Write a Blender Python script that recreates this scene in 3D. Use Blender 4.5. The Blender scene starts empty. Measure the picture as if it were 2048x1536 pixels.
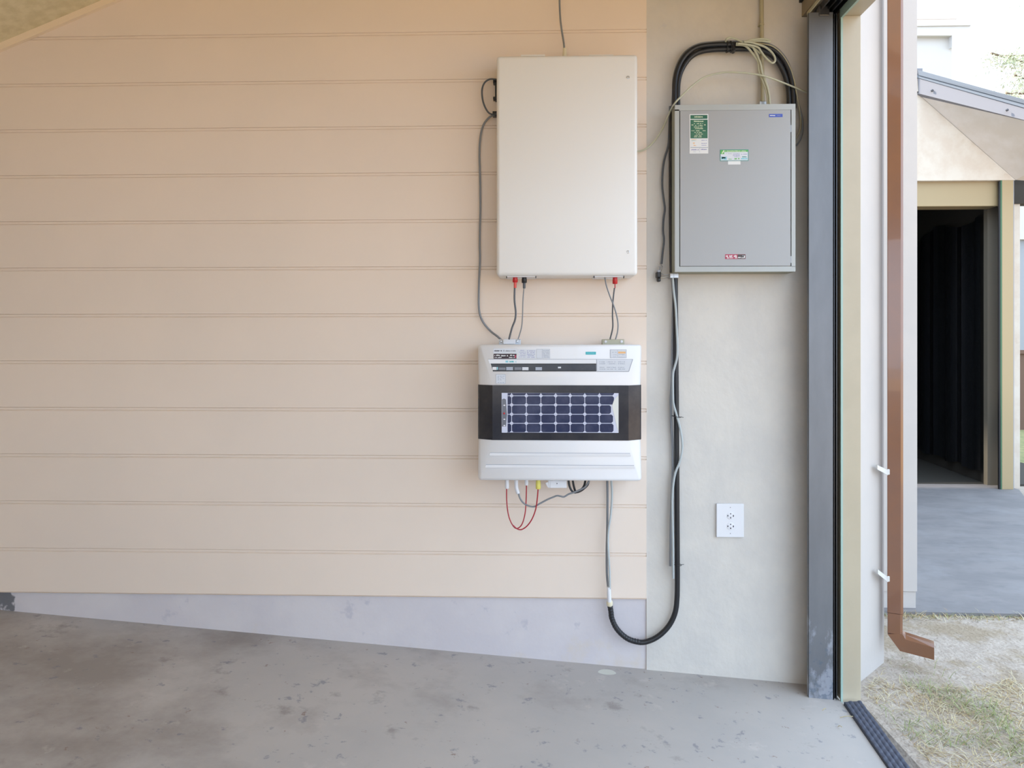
import bpy, bmesh, math, random
from mathutils import Vector, Matrix
random.seed(11)
R_ = random.Random(5)

# ------------------------------------------------------------------ camera
FPX, CX, HZ, D = 1450.0, 1024.0, 690.0, 2.9
TH = math.atan(44.0 / FPX)
FW = Vector((-math.sin(TH), math.cos(TH), 0)); RT = Vector((math.cos(TH), math.sin(TH), 0))
def ray(px, py): return FW + RT * ((px - CX) / FPX) + Vector((0, 0, (HZ - py) / FPX))
_r = ray(1617, 1370); H = -_r.z * (D / _r.y)            # floor level at the doorway is z = 0
CAM = Vector((0, -D, H))
def P(px, py, Y=0.0):                                     # photograph pixel -> point at distance Y along the wall normal
    r = ray(px, py); return CAM + r * ((Y + D) / r.y)
def G(px, py, z=0.0):                                     # photograph pixel -> point at height z
    r = ray(px, py); return CAM + r * ((z - H) / r.z)
sc = bpy.context.scene
cd = bpy.data.cameras.new('camera'); cam = bpy.data.objects.new('camera', cd); sc.collection.objects.link(cam)
cam.location = CAM; cam.rotation_euler = (math.pi / 2, 0, TH)
cd.sensor_width = 36; cd.lens = FPX / 2048 * 36; cd.shift_y = -(768 - HZ) / 2048; cd.clip_start = 0.05; cd.clip_end = 300
sc.camera = cam

# ------------------------------------------------------------------ light
w = bpy.data.worlds.new('sky'); sc.world = w; w.use_nodes = True
nt = w.node_tree; bg = nt.nodes['Background']
bg.inputs[0].default_value = (0.64, 0.80, 1.0, 1); bg.inputs[1].default_value = 1.7
sd = bpy.data.lights.new('sun', 'SUN'); sd.energy = 5.0; sd.angle = math.radians(4); sd.color = (1, .90, .76)
so = bpy.data.objects.new('sun', sd); sc.collection.objects.link(so)
so.rotation_euler = Vector((-0.75, -0.03, 0.66)).to_track_quat('Z', 'Y').to_euler()
sc.view_settings.view_transform = 'Standard'; sc.view_settings.look = 'None'
sc.view_settings.exposure = 1.10; sc.view_settings.gamma = 1.0; sc.view_settings.use_curve_mapping = False

# ------------------------------------------------------------------ materials
def lin(c): return tuple(((v / 255 + .055) / 1.055) ** 2.4 if v > 10 else v / 255 / 12.92 for v in c) + (1,)
MATS = {}
def mat(name, col, rough=.6, metal=0, col2=None, nscale=4, lo=.4, hi=.6, bump=0, bscale=60, bdist=.002, detail=6, stretch=None, spec=.5, coat=0, alpha=None):
    if name in MATS: return MATS[name]
    m = bpy.data.materials.new(name); m.use_nodes = True; n = m.node_tree.nodes; l = m.node_tree.links
    b = n['Principled BSDF']; b.inputs['Roughness'].default_value = rough; b.inputs['Metallic'].default_value = metal
    b.inputs['Specular IOR Level'].default_value = spec; b.inputs['Coat Weight'].default_value = coat
    b.inputs['Base Color'].default_value = lin(col)
    tc = n.new('ShaderNodeTexCoord'); out = tc.outputs['Object']
    if stretch:
        mp = n.new('ShaderNodeMapping'); mp.inputs['Scale'].default_value = stretch; l.new(out, mp.inputs[0]); out = mp.outputs[0]
    if col2:
        t = n.new('ShaderNodeTexNoise'); t.inputs['Scale'].default_value = nscale; t.inputs['Detail'].default_value = detail; t.inputs['Roughness'].default_value = .6
        l.new(out, t.inputs[0]); r = n.new('ShaderNodeValToRGB'); r.color_ramp.elements[0].position = lo; r.color_ramp.elements[1].position = hi
        r.color_ramp.elements[0].color = lin(col); r.color_ramp.elements[1].color = lin(col2)
        l.new(t.outputs[0], r.inputs[0]); l.new(r.outputs[0], b.inputs['Base Color'])
    if bump:
        t = n.new('ShaderNodeTexNoise'); t.inputs['Scale'].default_value = bscale; t.inputs['Detail'].default_value = 5; l.new(out, t.inputs[0])
        q = n.new('ShaderNodeBump'); q.inputs['Strength'].default_value = bump; q.inputs['Distance'].default_value = bdist
        l.new(t.outputs[0], q.inputs['Height']); l.new(q.outputs[0], b.inputs['Normal'])
    MATS[name] = m; return m
def layer(m, col, scale, lo, hi, mul=1.0, zr=None, xr=None, stretch=None, offs=0.0):
    """adds one more patchy layer of colour, stain or wear over a material; zr/xr limit the patches to a stretch of the object"""
    n = m.node_tree.nodes; l = m.node_tree.links; b = n['Principled BSDF']; s = b.inputs['Base Color']
    tc = n.new('ShaderNodeTexCoord'); mp = n.new('ShaderNodeMapping'); l.new(tc.outputs['Object'], mp.inputs[0]); mp.inputs['Location'].default_value = (offs,) * 3
    if stretch: mp.inputs['Scale'].default_value = stretch
    t = n.new('ShaderNodeTexNoise'); t.inputs['Scale'].default_value = scale; t.inputs['Detail'].default_value = 7; t.inputs['Roughness'].default_value = .65; l.new(mp.outputs[0], t.inputs[0])
    val = t.outputs[0]
    for ax, rg in ((2, zr), (0, xr)):
        if not rg: continue
        sp = n.new('ShaderNodeSeparateXYZ'); l.new(tc.outputs['Object'], sp.inputs[0])
        mr = n.new('ShaderNodeMapRange'); mr.inputs[1].default_value = rg[0]; mr.inputs[2].default_value = rg[1]; mr.inputs[3].default_value = rg[2]; mr.inputs[4].default_value = rg[3]
        l.new(sp.outputs[ax], mr.inputs[0]); ad = n.new('ShaderNodeMath'); ad.operation = 'ADD'; l.new(val, ad.inputs[0]); l.new(mr.outputs[0], ad.inputs[1]); val = ad.outputs[0]
    r = n.new('ShaderNodeMapRange'); r.inputs[1].default_value = lo; r.inputs[2].default_value = hi; r.inputs[4].default_value = mul; l.new(val, r.inputs[0])
    mx = n.new('ShaderNodeMix'); mx.data_type = 'RGBA'; mx.inputs[7].default_value = lin(col)
    l.new(r.outputs[0], mx.inputs[0])
    if s.is_linked: l.new(s.links[0].from_socket, mx.inputs[6])
    else: mx.inputs[6].default_value = s.default_value
    l.new(mx.outputs[2], b.inputs['Base Color']); return m

M = dict(
 cladding=mat('cream_painted_boards', (236, 219, 204), .55, col2=(232, 216, 202), nscale=1.5, bump=.08, bscale=25),
 plaster=mat('painted_plaster', (214, 208, 200), .75, col2=(206, 201, 195), nscale=5, bump=.55, bscale=38, bdist=.003, stretch=(1, 1, .8)),
 plinth=mat('blue_white_plinth_paint', (205, 199, 203), .7, col2=(212, 206, 208), nscale=3, bump=.35, bscale=40),
 floor=mat('garage_concrete', (180, 173, 168), .62, col2=(170, 165, 162), nscale=2.2, lo=.35, hi=.65, bump=.15, bscale=60, bdist=.001),
 ceiling=mat('stucco_ceiling', (226, 213, 178), .9, col2=(214, 200, 162), nscale=20, bump=.7, bscale=45, bdist=.004),
 inner=mat('inner_wall_paint', (224, 200, 162), .8),
 trim=mat('trim_paint', (240, 220, 194), .6),
 white=mat('white_powder_coat', (233, 231, 229), .35, bump=.04, bscale=300, bdist=.0004),
 casing=mat('pale_grey_plastic', (228, 227, 229), .28, coat=.3),
 casing2=mat('casing_grey', (190, 196, 208), .35),
 groove=mat('groove_shade', (150, 154, 168), .5),
 band=mat('smoked_band', (36, 39, 50), .16, col2=(62, 62, 66), nscale=5, lo=.4, hi=.65, spec=.4),
 cellm=mat('solar_cell', (36, 45, 80), .18, col2=(66, 72, 100), nscale=12, lo=.45, hi=.7, spec=.4),
 cellback=mat('cell_backing', (205, 208, 226), .3),
 pale=mat('pale_insert', (222, 222, 216), .3), screen=mat('grey_display', (112, 114, 124), .2),
 panel=mat('grey_enamel', (164, 164, 165), .38, bump=.03, bscale=200, bdist=.0005),
 panelf=mat('grey_enamel_frame', (174, 177, 176), .4), paneld=mat('panel_edge_olive', (150, 148, 128), .6),
 black=mat('black_rubber', (32, 33, 37), .38), dark=mat('dark_recess', (16, 16, 20), .5), conduit=mat('black_corrugated_tube', (38, 39, 44), .42),
 greyc=mat('grey_cable', (130, 133, 138), .42), dgrey=mat('dark_grey_cable', (88, 92, 98), .45), lightc=mat('pale_grey_cable', (180, 188, 190), .4),
 beigec=mat('beige_cable', (186, 186, 164), .45), oliv=mat('olive_pipe_paint', (176, 168, 140), .55),
 red=mat('red_plastic', (196, 34, 38), .3), redl=mat('light_red_plastic', (222, 84, 78), .35), redw=mat('red_wire', (168, 26, 46), .35),
 yellow=mat('yellow_plastic', (228, 216, 110), .4), wplast=mat('white_plastic', (228, 228, 232), .35), gland=mat('cream_plastic', (228, 218, 190), .4),
 khaki=mat('khaki_bracket', (176, 172, 150), .4, metal=.2), zinc=mat('zinc_metal', (190, 190, 190), .3, metal=.8), brk=mat('pale_bracket', (206, 210, 216), .4),
 steel=mat('painted_steel_track', (110, 112, 117), .42, metal=.25, col2=(118, 120, 125), nscale=7, stretch=(1, 1, .35), bump=.05, bscale=90),
 steeld=mat('dark_track_steel', (84, 84, 88), .35, metal=.6), teal=mat('pale_green_edge', (160, 186, 178), .4),
 beigep=mat('beige_enamel', (184, 172, 150), .42, col2=(178, 166, 144), nscale=3), flange=mat('brown_grey_flange', (140, 126, 104), .5), mud=mat('black_header_box', (20, 19, 18), .6),
 outw=mat('outside_white_render', (192, 184, 178), .8, col2=(188, 181, 176), nscale=4, bump=.2, bscale=40),
 pipe=mat('brown_gloss_pipe', (134, 92, 68), .2, coat=.6, col2=(128, 90, 70), nscale=5),
 pipe2=mat('strap_white', (214, 212, 208), .5),
 mat_=mat('blue_black_rubber', (58, 64, 82), .5),
 soil=mat('pale_sandy_soil', (160, 148, 136), .95, col2=(182, 170, 158), nscale=22, lo=.3, hi=.7, bump=.9, bscale=60, bdist=.012),
 bounce=mat('warm_bounce_ground', (200, 160, 104), .95, col2=(190, 150, 94), nscale=4), apron=mat('apron_concrete', (118, 115, 116), .7, col2=(128, 124, 124), nscale=2.5, stretch=(1, 1.6, 1), bump=.2, bscale=30),
 fascia=mat('pale_grey_fascia', (122, 121, 126), .5), cap=mat('blue_grey_cap', (108, 114, 122), .4),
 gable=mat('cream_render', (204, 194, 180), .85, col2=(196, 182, 166), nscale=5, bump=.25, bscale=35), soffit=mat('soffit_render', (214, 204, 194), .85, col2=(204, 192, 178), nscale=3),
 beigen=mat('neighbour_beige_steel', (164, 144, 108), .5), jamb=mat('neighbour_jamb', (120, 112, 98), .6),
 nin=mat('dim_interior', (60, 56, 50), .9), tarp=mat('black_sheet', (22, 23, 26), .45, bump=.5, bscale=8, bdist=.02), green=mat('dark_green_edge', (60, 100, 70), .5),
 farw=mat('far_white_wall', (194, 188, 182), .8), fence=mat('brown_fence', (110, 84, 70), .8), greyw=mat('grey_wall', (150, 152, 158), .8), brick=mat('orange_soil', (170, 130, 90), .9),
 leaf=mat('hazed_needles', (176, 182, 150), .8, col2=(190, 186, 160), nscale=3), bark=mat('bark', (120, 100, 84), .9),  # needle colour is paled to carry the overexposed haze
 lgreen=mat('label_green', (36, 96, 72), .4, col2=(60, 112, 84), nscale=20), lwhite=mat('label_white', (226, 226, 226), .45), lcream=mat('label_cream', (214, 220, 190), .45),
 lblue=mat('label_blue', (62, 84, 178), .4), lred=mat('label_red', (170, 40, 74), .4), lbrown=mat('label_brown', (70, 58, 54), .4), lpurp=mat('print_violet', (140, 138, 186), .5),
 lgrey=mat('print_grey', (168, 174, 188), .5), lpale=mat('label_pale', (214, 217, 224), .45), lteal=mat('label_teal', (62, 178, 188), .4), lor=mat('label_orange', (236, 186, 128), .45), lmar=mat('label_maroon', (48, 22, 34), .4),
 lbg=mat('label_leaf_green', (96, 178, 84), .4), ltg=mat('label_border_teal', (56, 140, 130), .4), ink=mat('print_dark', (52, 44, 58), .5), lsky=mat('print_sky', (140, 200, 214), .45),
)
layer(M['floor'], (128, 118, 112), 1.6, .48, .68, .7, xr=(-2.6, .4, .16, -.12), offs=3)  # brown-grey patches, heavier towards the left
layer(M['floor'], (118, 110, 106), 5, .60, .68, .55, offs=9)
layer(M['floor'], (196, 188, 182), 9, .62, .70, .4, offs=41)
layer(M['floor'], (112, 114, 124), 18, .62, .67, .6, offs=21)
layer(M['floor'], (120, 92, 76), 26, .66, .70, .7, offs=31)
layer(M['plinth'], (210, 198, 184), 4, .58, .72, .7, zr=(0.0, .30, .14, -.12), offs=2)
layer(M['plinth'], (176, 174, 186), 9, .61, .67, .5, offs=5)
layer(M['plinth'], (120, 124, 150), 16, .66, .70, .8, zr=(-.02, .10, .12, -.1), xr=(.1, .5, -.06, .05), offs=15)
layer(M['plinth'], (92, 94, 100), 9, .62, .68, .9, xr=(-2.16, -2.04, .2, -.35), offs=7)
layer(M['steel'], (176, 180, 192), 9, .62, .70, .6, zr=(.05, .75, .22, -.2), stretch=(1, 1, .5), offs=1)
layer(M['steel'], (92, 104, 118), 26, .60, .66, .6, zr=(.0, .6, .12, -.2), offs=4)
layer(M['steel'], (210, 212, 216), 60, .71, .74, .8, offs=14)
layer(M['plaster'], (178, 184, 198), 7, .66, .74, .35, offs=12)
layer(M['apron'], (106, 104, 106), 5, .5, .7, .6, offs=6, stretch=(1, 2.5, 1))
layer(M['apron'], (140, 138, 140), 3, .5, .7, .5, offs=16)
layer(M['soil'], (136, 118, 88), 3.5, .5, .62, .6, offs=3)
layer(M['gable'], (172, 150, 122), 6, .6, .74, .4, offs=6)

# ------------------------------------------------------------------ mesh helpers
class MB:
    def __init__(s): s.v = []; s.f = []; s.mi = []; s.m = []
    def idx(s, m):
        m = M[m] if isinstance(m, str) else m
        if m not in s.m: s.m.append(m)
        return s.m.index(m)
    def face(s, pts, m):
        b = len(s.v); s.v += [tuple(p) for p in pts]; s.f.append(tuple(range(b, b + len(pts)))); s.mi.append(s.idx(m))
    def add(s, verts, faces, m):
        b = len(s.v); s.v += [tuple(p) for p in verts]; k = s.idx(m)
        for f in faces: s.f.append(tuple(b + i for i in f)); s.mi.append(k)
    def box(s, x0, x1, y0, y1, z0, z1, m, bev=0.0, seg=2):
        if bev <= 0:
            v = [(x, y, z) for x in (x0, x1) for y in (y0, y1) for z in (z0, z1)]
            s.add(v, [(0, 1, 3, 2), (4, 6, 7, 5), (0, 4, 5, 1), (2, 3, 7, 6), (0, 2, 6, 4), (1, 5, 7, 3)], m); return
        bm = bmesh.new(); bmesh.ops.create_cube(bm, size=1)
        for q in bm.verts: q.co = Vector(((x0 + x1) / 2 + q.co.x * (x1 - x0), (y0 + y1) / 2 + q.co.y * (y1 - y0), (z0 + z1) / 2 + q.co.z * (z1 - z0)))
        bmesh.ops.bevel(bm, geom=bm.edges[:], offset=bev, segments=seg, profile=.5, affect='EDGES', clamp_overlap=True)
        bm.verts.index_update(); s.add([q.co.copy() for q in bm.verts], [[q.index for q in f.verts] for f in bm.faces], m); bm.free()
    def prism(s, poly, vec, m):
        """poly: list of 3-D points; vec: extrusion"""
        n = len(poly); vec = Vector(vec); a = [Vector(p) for p in poly]; b = [p + vec for p in a]
        s.add(a + b, [tuple(range(n))[::-1], tuple(range(n, 2 * n))] + [(i, (i + 1) % n, n + (i + 1) % n, n + i) for i in range(n)], m)
    def lathe(s, c, prof, m, axis='z', seg=20, sx=1.0):
        """prof: list of (r, t) along axis from c"""
        vs = []; fs = []
        for r, t in prof:
            for k in range(seg):
                a = 2 * math.pi * k / seg; u, v = r * math.cos(a) * sx, r * math.sin(a)
                vs.append(Vector(c) + (Vector((u, v, t)) if axis == 'z' else Vector((u, t, v)) if axis == 'y' else Vector((t, u, v))))
        for j in range(len(prof) - 1):
            for k in range(seg): fs.append((j * seg + k, j * seg + (k + 1) % seg, (j + 1) * seg + (k + 1) % seg, (j + 1) * seg + k))
        fs += [tuple(range(seg))[::-1], tuple((len(prof) - 1) * seg + k for k in range(seg))]
        s.add(vs, fs, m)
    def tube(s, pts, r, m, seg=10, sub=6, ribs=0, smooth=True):
        pts = [Vector(p) for p in pts]
        if smooth and len(pts) > 2:
            q = [pts[0] * 2 - pts[1]] + pts + [pts[-1] * 2 - pts[-2]]; o = []
            for i in range(1, len(q) - 2):
                for k in range(sub):
                    t = k / sub; a, b, c, d = q[i - 1:i + 3]
                    o.append(.5 * ((2 * b) + (c - a) * t + (2 * a - 5 * b + 4 * c - d) * t * t + (3 * b - a - 3 * c + d) * t ** 3))
            o.append(pts[-1]); pts = o
        rr = [r] * len(pts)
        if ribs:
            L = [0]
            for a, b in zip(pts, pts[1:]): L.append(L[-1] + (b - a).length)
            n = int(L[-1] / ribs * 2); new = []
            for k in range(n + 1):
                t = L[-1] * k / n; i = max(j for j in range(len(L)) if L[j] <= t + 1e-9); i = min(i, len(pts) - 2)
                new.append(pts[i].lerp(pts[i + 1], (t - L[i]) / max(1e-9, L[i + 1] - L[i])))
            pts = new; rr = [r * (1.0 if k % 2 else .8) for k in range(len(pts))]
        n = len(pts); vs = []; fs = []; ref = None
        for i, p in enumerate(pts):
            t = (pts[min(i + 1, n - 1)] - pts[max(i - 1, 0)]).normalized()
            if ref is None: ref = t.orthogonal().normalized()
            ref = (ref - t * ref.dot(t)).normalized(); b = t.cross(ref)
            for k in range(seg):
                a = 2 * math.pi * k / seg; vs.append(p + (ref * math.cos(a) + b * math.sin(a)) * rr[i])
        for i in range(n - 1):
            for k in range(seg): fs.append((i * seg + k, i * seg + (k + 1) % seg, (i + 1) * seg + (k + 1) % seg, (i + 1) * seg + k))
        fs += [tuple(range(seg))[::-1], tuple((n - 1) * seg + k for k in range(seg))]
        s.add(vs, fs, m)
    def build(s, name, parent=None, smooth=False, origin=None):
        me = bpy.data.meshes.new(name); o = bpy.data.objects.new(name, me); sc.collection.objects.link(o)
        org = Vector(origin) if origin is not None else Vector((0, 0, 0))
        if parent is not None: o.parent = parent; base = Vector(parent.get('_o', (0, 0, 0)))
        else: base = Vector((0, 0, 0)); o.location = org
        off = base if parent is not None else org
        me.from_pydata([tuple(Vector(p) - off) for p in s.v], [], s.f); me.validate()
        for m in s.m: me.materials.append(m)
        for p, k in zip(me.polygons, s.mi): p.material_index = k
        bm = bmesh.new(); bm.from_mesh(me); bmesh.ops.remove_doubles(bm, verts=bm.verts, dist=1e-6) if smooth else None
        bmesh.ops.recalc_face_normals(bm, faces=bm.faces)
        bm.to_mesh(me); bm.free()
        if smooth:
            for p in me.polygons: p.use_smooth = True
            try: me.set_sharp_from_angle(angle=math.radians(42))
            except Exception: pass
        if parent is not None: o['_o'] = tuple(base)
        else: o['_o'] = tuple(org)
        return o
def tag(o, label=None, cat=None, group=None, kind=None):
    for k, v in (('label', label), ('category', cat), ('group', group), ('kind', kind)):
        if v: o[k] = v
    return o
def thing(name, label, cat, loc, group=None):
    o = bpy.data.objects.new(name, None); sc.collection.objects.link(o); o.location = loc; o['_o'] = tuple(loc); o.empty_display_size = .05
    return tag(o, label, cat, group)
def pbox(mb, px0, px1, py0, py1, yf, yb, m, bev=0.0, seg=2):
    """box whose front face (at distance yf) covers the given stretch of wall"""
    a = P(px0, py0, yf); b = P(px1, py1, yf); mb.box(a.x, b.x, yf, yb, b.z, a.z, m, bev, seg)
def pq(mb, px0, px1, py0, py1, Y, m):
    a = P(px0, py0, Y); b = P(px1, py1, Y); mb.face([(a.x, Y, b.z), (b.x, Y, b.z), (b.x, Y, a.z), (a.x, Y, a.z)], m)
def prints(mb, x0, x1, y0, y1, Y, m, wmin=.5, wmax=1.4, gap=.5):
    """rows of tiny printed characters too small to read"""
    x = x0
    while x < x1 - wmin:
        w_ = R_.uniform(wmin, wmax)
        if R_.random() < .85: pq(mb, x, min(x + w_, x1), y0 + R_.uniform(0, .3) * (y1 - y0), y1 - R_.uniform(0, .2) * (y1 - y0), Y, m)
        x += w_ + gap * R_.uniform(.5, 1.4)

# ------------------------------------------------------------------ room shell
xL, yB, CEILZ = -3.6, -5.4, 3.5
fl = P(0, 1222, 0); fr = P(1617, 1370, 0); SL = (fl.z - fr.z) / (fr.x - fl.x)
def fz(x): return SL * (fr.x - x)
WX = P(1293, 600, 0).x
def brow(py): return P(1290, py, 0).z
rows = [-127, -32, 64.3, 160.3, 254.2, 348, 443, 538, 633, 728.5, 824, 919.5, 1016, 1112.8]
zb = brow(1198.5)
mb = MB()                                                # cladding: boards with a sunk bead between them
prof = [(0.004, zb), (0.0, zb + .004)]
for py in reversed(rows):
    z = brow(py)
    prof += [(0.0, z - .0015), (0.0045, z), (0.0045, z + .0012), (0.0016, z + .003), (0.0016, z + .0105), (0.004, z + .0118), (0.0, z + .0135)]
prof += [(0, CEILZ)]
vs = [(x, y, z) for (y, z) in prof for x in (xL, WX)]
mb.add(vs, [(2 * i, 2 * i + 1, 2 * i + 3, 2 * i + 2) for i in range(len(prof) - 1)], 'cladding')
mb.face([(xL, 0, zb), (WX, 0, zb), (WX, .02, zb), (xL, .02, zb)], 'cladding')
mb.face([(WX, 0, zb), (WX, .02, zb), (WX, .02, CEILZ), (WX, 0, CEILZ)], 'cladding')
wall = tag(mb.build('wall_back'), kind='structure')
mb = MB(); mb.box(xL, WX + .002, .010, .2, -.2, zb + .02, 'plinth'); tag(mb.build('baseboard_back'), kind='structure')
mb = MB(); XR = 1.262
mb.box(WX + .0006, XR, .004, .2, -.2, CEILZ, 'plaster'); tag(mb.build('wall_back_plaster'), kind='structure')

# strip of ribbed rubber along the threshold fixes the floor's outer edge
ZS = 0.0
a0, a1 = G(1687, 1406, ZS), G(1762, 1516, ZS); b0, b1 = G(1722, 1404, ZS), G(1810, 1516, ZS)
da = (a1 - a0).normalized(); db = da; a_far = a0 + da * 3.2; b_far = b0 + da * 3.2
mb = MB()
def fpt(x, y): return (x, y, fz(x))
pol = [fpt(xL, yB), fpt(a_far.x, yB), fpt(a_far.x, a_far.y), fpt(a0.x, a0.y), fpt(a0.x, .02), fpt(xL, .02)]
mb.prism(pol, (0, 0, -.15), 'floor'); floor = tag(mb.build('floor'), kind='structure')

ca, cb = P(0, 91, 0), P(217, 0, 0); cs = (cb.z - ca.z) / (cb.x - ca.x)
def cz(x): return ca.z + cs * (x - ca.x)
xr_ = ca.x + (3.42 - ca.z) / cs
mb = MB(); mb.prism([(xL, .02, cz(xL)), (xr_, .02, cz(xr_)), (1.35, .02, 3.42), (1.35, .02, 3.6), (xr_, .02, 3.62), (xL, .02, cz(xL) + .2)], (0, yB - .02, 0), 'ceiling')
tag(mb.build('ceiling'), kind='structure')
mb = MB(); t0, t1 = P(0, 105.5, 0), P(250, -1, 0); ts = (t1.z - t0.z) / (t1.x - t0.x)
mb.prism([(xL, 0, t0.z + ts * (xL - t0.x)), (xr_, 0, t0.z + ts * (xr_ - t0.x)), (xr_, 0, cz(xr_)), (xL, 0, cz(xL))], (0, -.016, 0), 'trim')
tag(mb.build('trim_ceiling'), kind='structure')
mb = MB(); mb.box(xL - .1, xL, yB, .2, -.2, cz(xL) + .15, 'inner'); tag(mb.build('wall_left'), kind='structure')
mb = MB(); zz = 3.5                                       # wall behind the camera, with a wide opening added for fill light
mb.box(xL - .1, -2.2, yB - .1, yB, -.2, zz, 'inner'); mb.box(1.1, 1.3, yB - .1, yB, -.2, zz, 'inner')
mb.box(-2.2, 1.1, yB - .1, yB, 2.6, zz, 'inner'); mb.box(-2.2, 1.1, yB - .1, yB, -.2, .8, 'inner')
tag(mb.build('wall_front'), kind='structure')
YE = -5.3                                                # far end of the doorway
hz = P(1617, 25, -.11).z
mb = MB(); mb.box(1.12, 1.30, YE, .004, hz + .16, 3.45, 'inner'); mb.box(1.12, 1.30, yB, YE, -.2, 3.45, 'inner')
tag(mb.build('wall_right'), kind='structure')

# ------------------------------------------------------------------ doorway: track, slot, beige frame, header
YT = -.11
xa, xb_ = P(1617.5, 600, YT).x, P(1668, 600, YT).x; xg = P(1680, 600, YT).x; xf = P(1685, 600, YT).x; xe = P(1722, 600, YT).x
t = thing('door_track', 'blue-grey steel door track with scuffed base at the right end of the plaster wall', 'door track', (xa, YT, 0))
mb = MB(); mb.box(xa, xb_, YT, YT + .004, fz(xb_), hz, 'steel'); mb.box(xa, xa + .004, YT - .001, YT + .018, fz(xb_), hz, 'steel')
mb.box(xb_ - .004, xb_, YT, YT + .1, fz(xb_), hz, 'steel'); mb.build('track_plate', t)
mb = MB(); mb.box(xb_, xf, YT + .06, YT + .1, -.03, hz, 'dark')
mb.box(xb_ + .004, xb_ + .007, YT + .012, YT + .06, -.01, hz, 'steeld'); mb.box(xb_ + .012, xb_ + .015, YT + .008, YT + .06, -.01, hz, 'steeld'); mb.build('track_slot', t)
mb = MB(); mb.box(xg + .001, xf - .001, YT - .006, YT + .001, -.012, hz + .01, 'teal'); tag(mb.build('track_edge', t), 'thin pale green edge strip')
mb = MB(); a = P(1640, 22, YT); mb.box(a.x - .005, a.x + .035, YT - .004, YT + .05, a.z - .02, a.z + .02, 'steeld', .004); mb.build('roller_bracket', t)

t = thing('door_frame', 'beige steel frame post beside the track, with its header running overhead', 'door frame', (xf, YT, 0))
hb = P(1679, 31, YT).z
mb = MB(); mb.box(xf, xe, YT, YT + .09, -.012, hb, 'beigep', .0015, 1); mb.build('post', t)
mb = MB(); mb.box(xf, xe, YE, YT + .09, hb, hb + .30, 'beigep'); mb.build('header', t)
mb = MB()
hf = P(1604, 33.5, 0); mb.box(hf.x, hf.x + .03, YE, .003, hf.z, hz + .2, 'flange')
mb.box(xa, xa + .004, YE, YT + .02, hz - .002, hz + .01, 'oliv'); mb.build('inner_flange', t); mb = MB()
mb.box(xa + .004, xf, YE, .003, hz + .09, hz + .2, 'mud')
for k, m_ in ((.35, 'steeld'), (.55, 'mud'), (.72, 'steeld'), (.9, 'mud')):
    xx = xa + (xf - xa) * k; mb.box(xx, xx + .006, YE, YT + .09, hz + .01, hz + .1, m_)
mb.build('header_rail', t)
mb = MB(); mb.box(xf - .01, xf - .001, YE, YT, hb - .012, hb + .1, 'teal'); mb.build('header_edge', t)

# rubber threshold strip
mb = MB(); nL, nW = 130, 12; ax = (b0 - a0); ax.z = 0; L_ = 3.0
e0 = Vector((a0.x, a0.y, 0)); side = ax * 1.03; dirv = Vector((da.x, da.y, 0)).normalized(); vs = []; fs = []
NR = 60; q = 8
NLn = 520; NWn = 24
for i in range(NLn + 1):
    s_ = L_ * i / NLn
    for j in range(NWn + 1):
        u = j / NWn; r5 = u * 4; row = int(min(3, r5)); fu = r5 - row
        sl = s_ / .038 + (.5 if row % 2 else 0); fs_ = sl - math.floor(sl)
        hgt = .0042 * max(0, math.sin(math.pi * fu)) ** .6 * (fs_ ** .8) * (1 if fs_ < .86 else (1 - fs_) / .14)
        if j in (0, NWn): hgt = -.012
        p = e0 + side * u + dirv * s_; vs.append((p.x, p.y, .004 + hgt))
for i in range(NLn):
    for j in range(NWn): k = i * (NWn + 1) + j; fs.append((k, k + 1, k + NWn + 2, k + NWn + 1))
mb.add(vs, fs, 'mat_'); st = mb.build('threshold_strip', smooth=True); tag(st, 'dark blue-grey scale-patterned rubber strip along the doorway threshold', 'threshold strip')

# ------------------------------------------------------------------ outside walls and ground
ZG = -.03; NYW = 4.05
s0, s1 = G(1722, 1385, ZG), G(1768, 1325, ZG); c0 = G(1776, 1223, ZG); c1 = G(1832, 1222, ZG)
mb = MB(); mb.prism([(xe - .001, YT + .05, -.2), (xe + .001, s0.y, -.2), (s1.x, s1.y, -.2), (s1.x, c0.y + .1, -.2), (XR, c0.y + .1, -.2), (XR, YT + .091, -.2)], (0, 0, 4.6), 'outw')
tag(mb.build('wall_outside'), kind='structure')
mb = MB(); mb.box(XR, c1.x, c0.y, c0.y + .25, ZG + .105, 4.4, 'outw'); mb.box(XR, c1.x - .004, c0.y + .006, c0.y + .25, -.2, ZG + .105, 'outw')
tag(mb.build('wall_corner'), kind='structure')
mb = MB(); mb.box(-4, 1.25, c0.y + .24, NYW, -.2, 3.6, 'outw'); tag(mb.build('wall_apron_shade'), kind='structure')  # unseen building mass added to keep the apron in shade
mb = MB(); mb.prism([(1.255, yB - 30, ZG), (60, yB - 30, ZG), (60, 80, ZG), (1.255, 80, ZG)], (0, 0, -.2), 'soil')
mb.prism([(-60, -40, ZG - .01), (1.25, -40, ZG - .01), (1.25, yB - .1, ZG - .01), (-60, yB - .1, ZG - .01)], (0, 0, -.2), 'soil')
tag(mb.build('ground'), kind='structure')
mb = MB(); mb.prism([(1.6, -14, ZG + .006), (14, -14, ZG + .006), (14, -1.7, ZG + .006), (1.6, -1.7, ZG + .006)], (0, 0, -.02), 'bounce'); mb.prism([(-14, -26, ZG + .004), (1.5, -26, ZG + .004), (1.5, yB - .4, ZG + .004), (-14, yB - .4, ZG + .004)], (0, 0, -.02), 'bounce'); tag(mb.build('ground_warm_bounce'), kind='structure')  # unseen warm ground added to bounce warm light into the room
ZA = -.012
n0, n1 = G(1832, 1223.5, ZA), G(2048, 1229, ZA); NY = G(1900, 970, ZA).y
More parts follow.
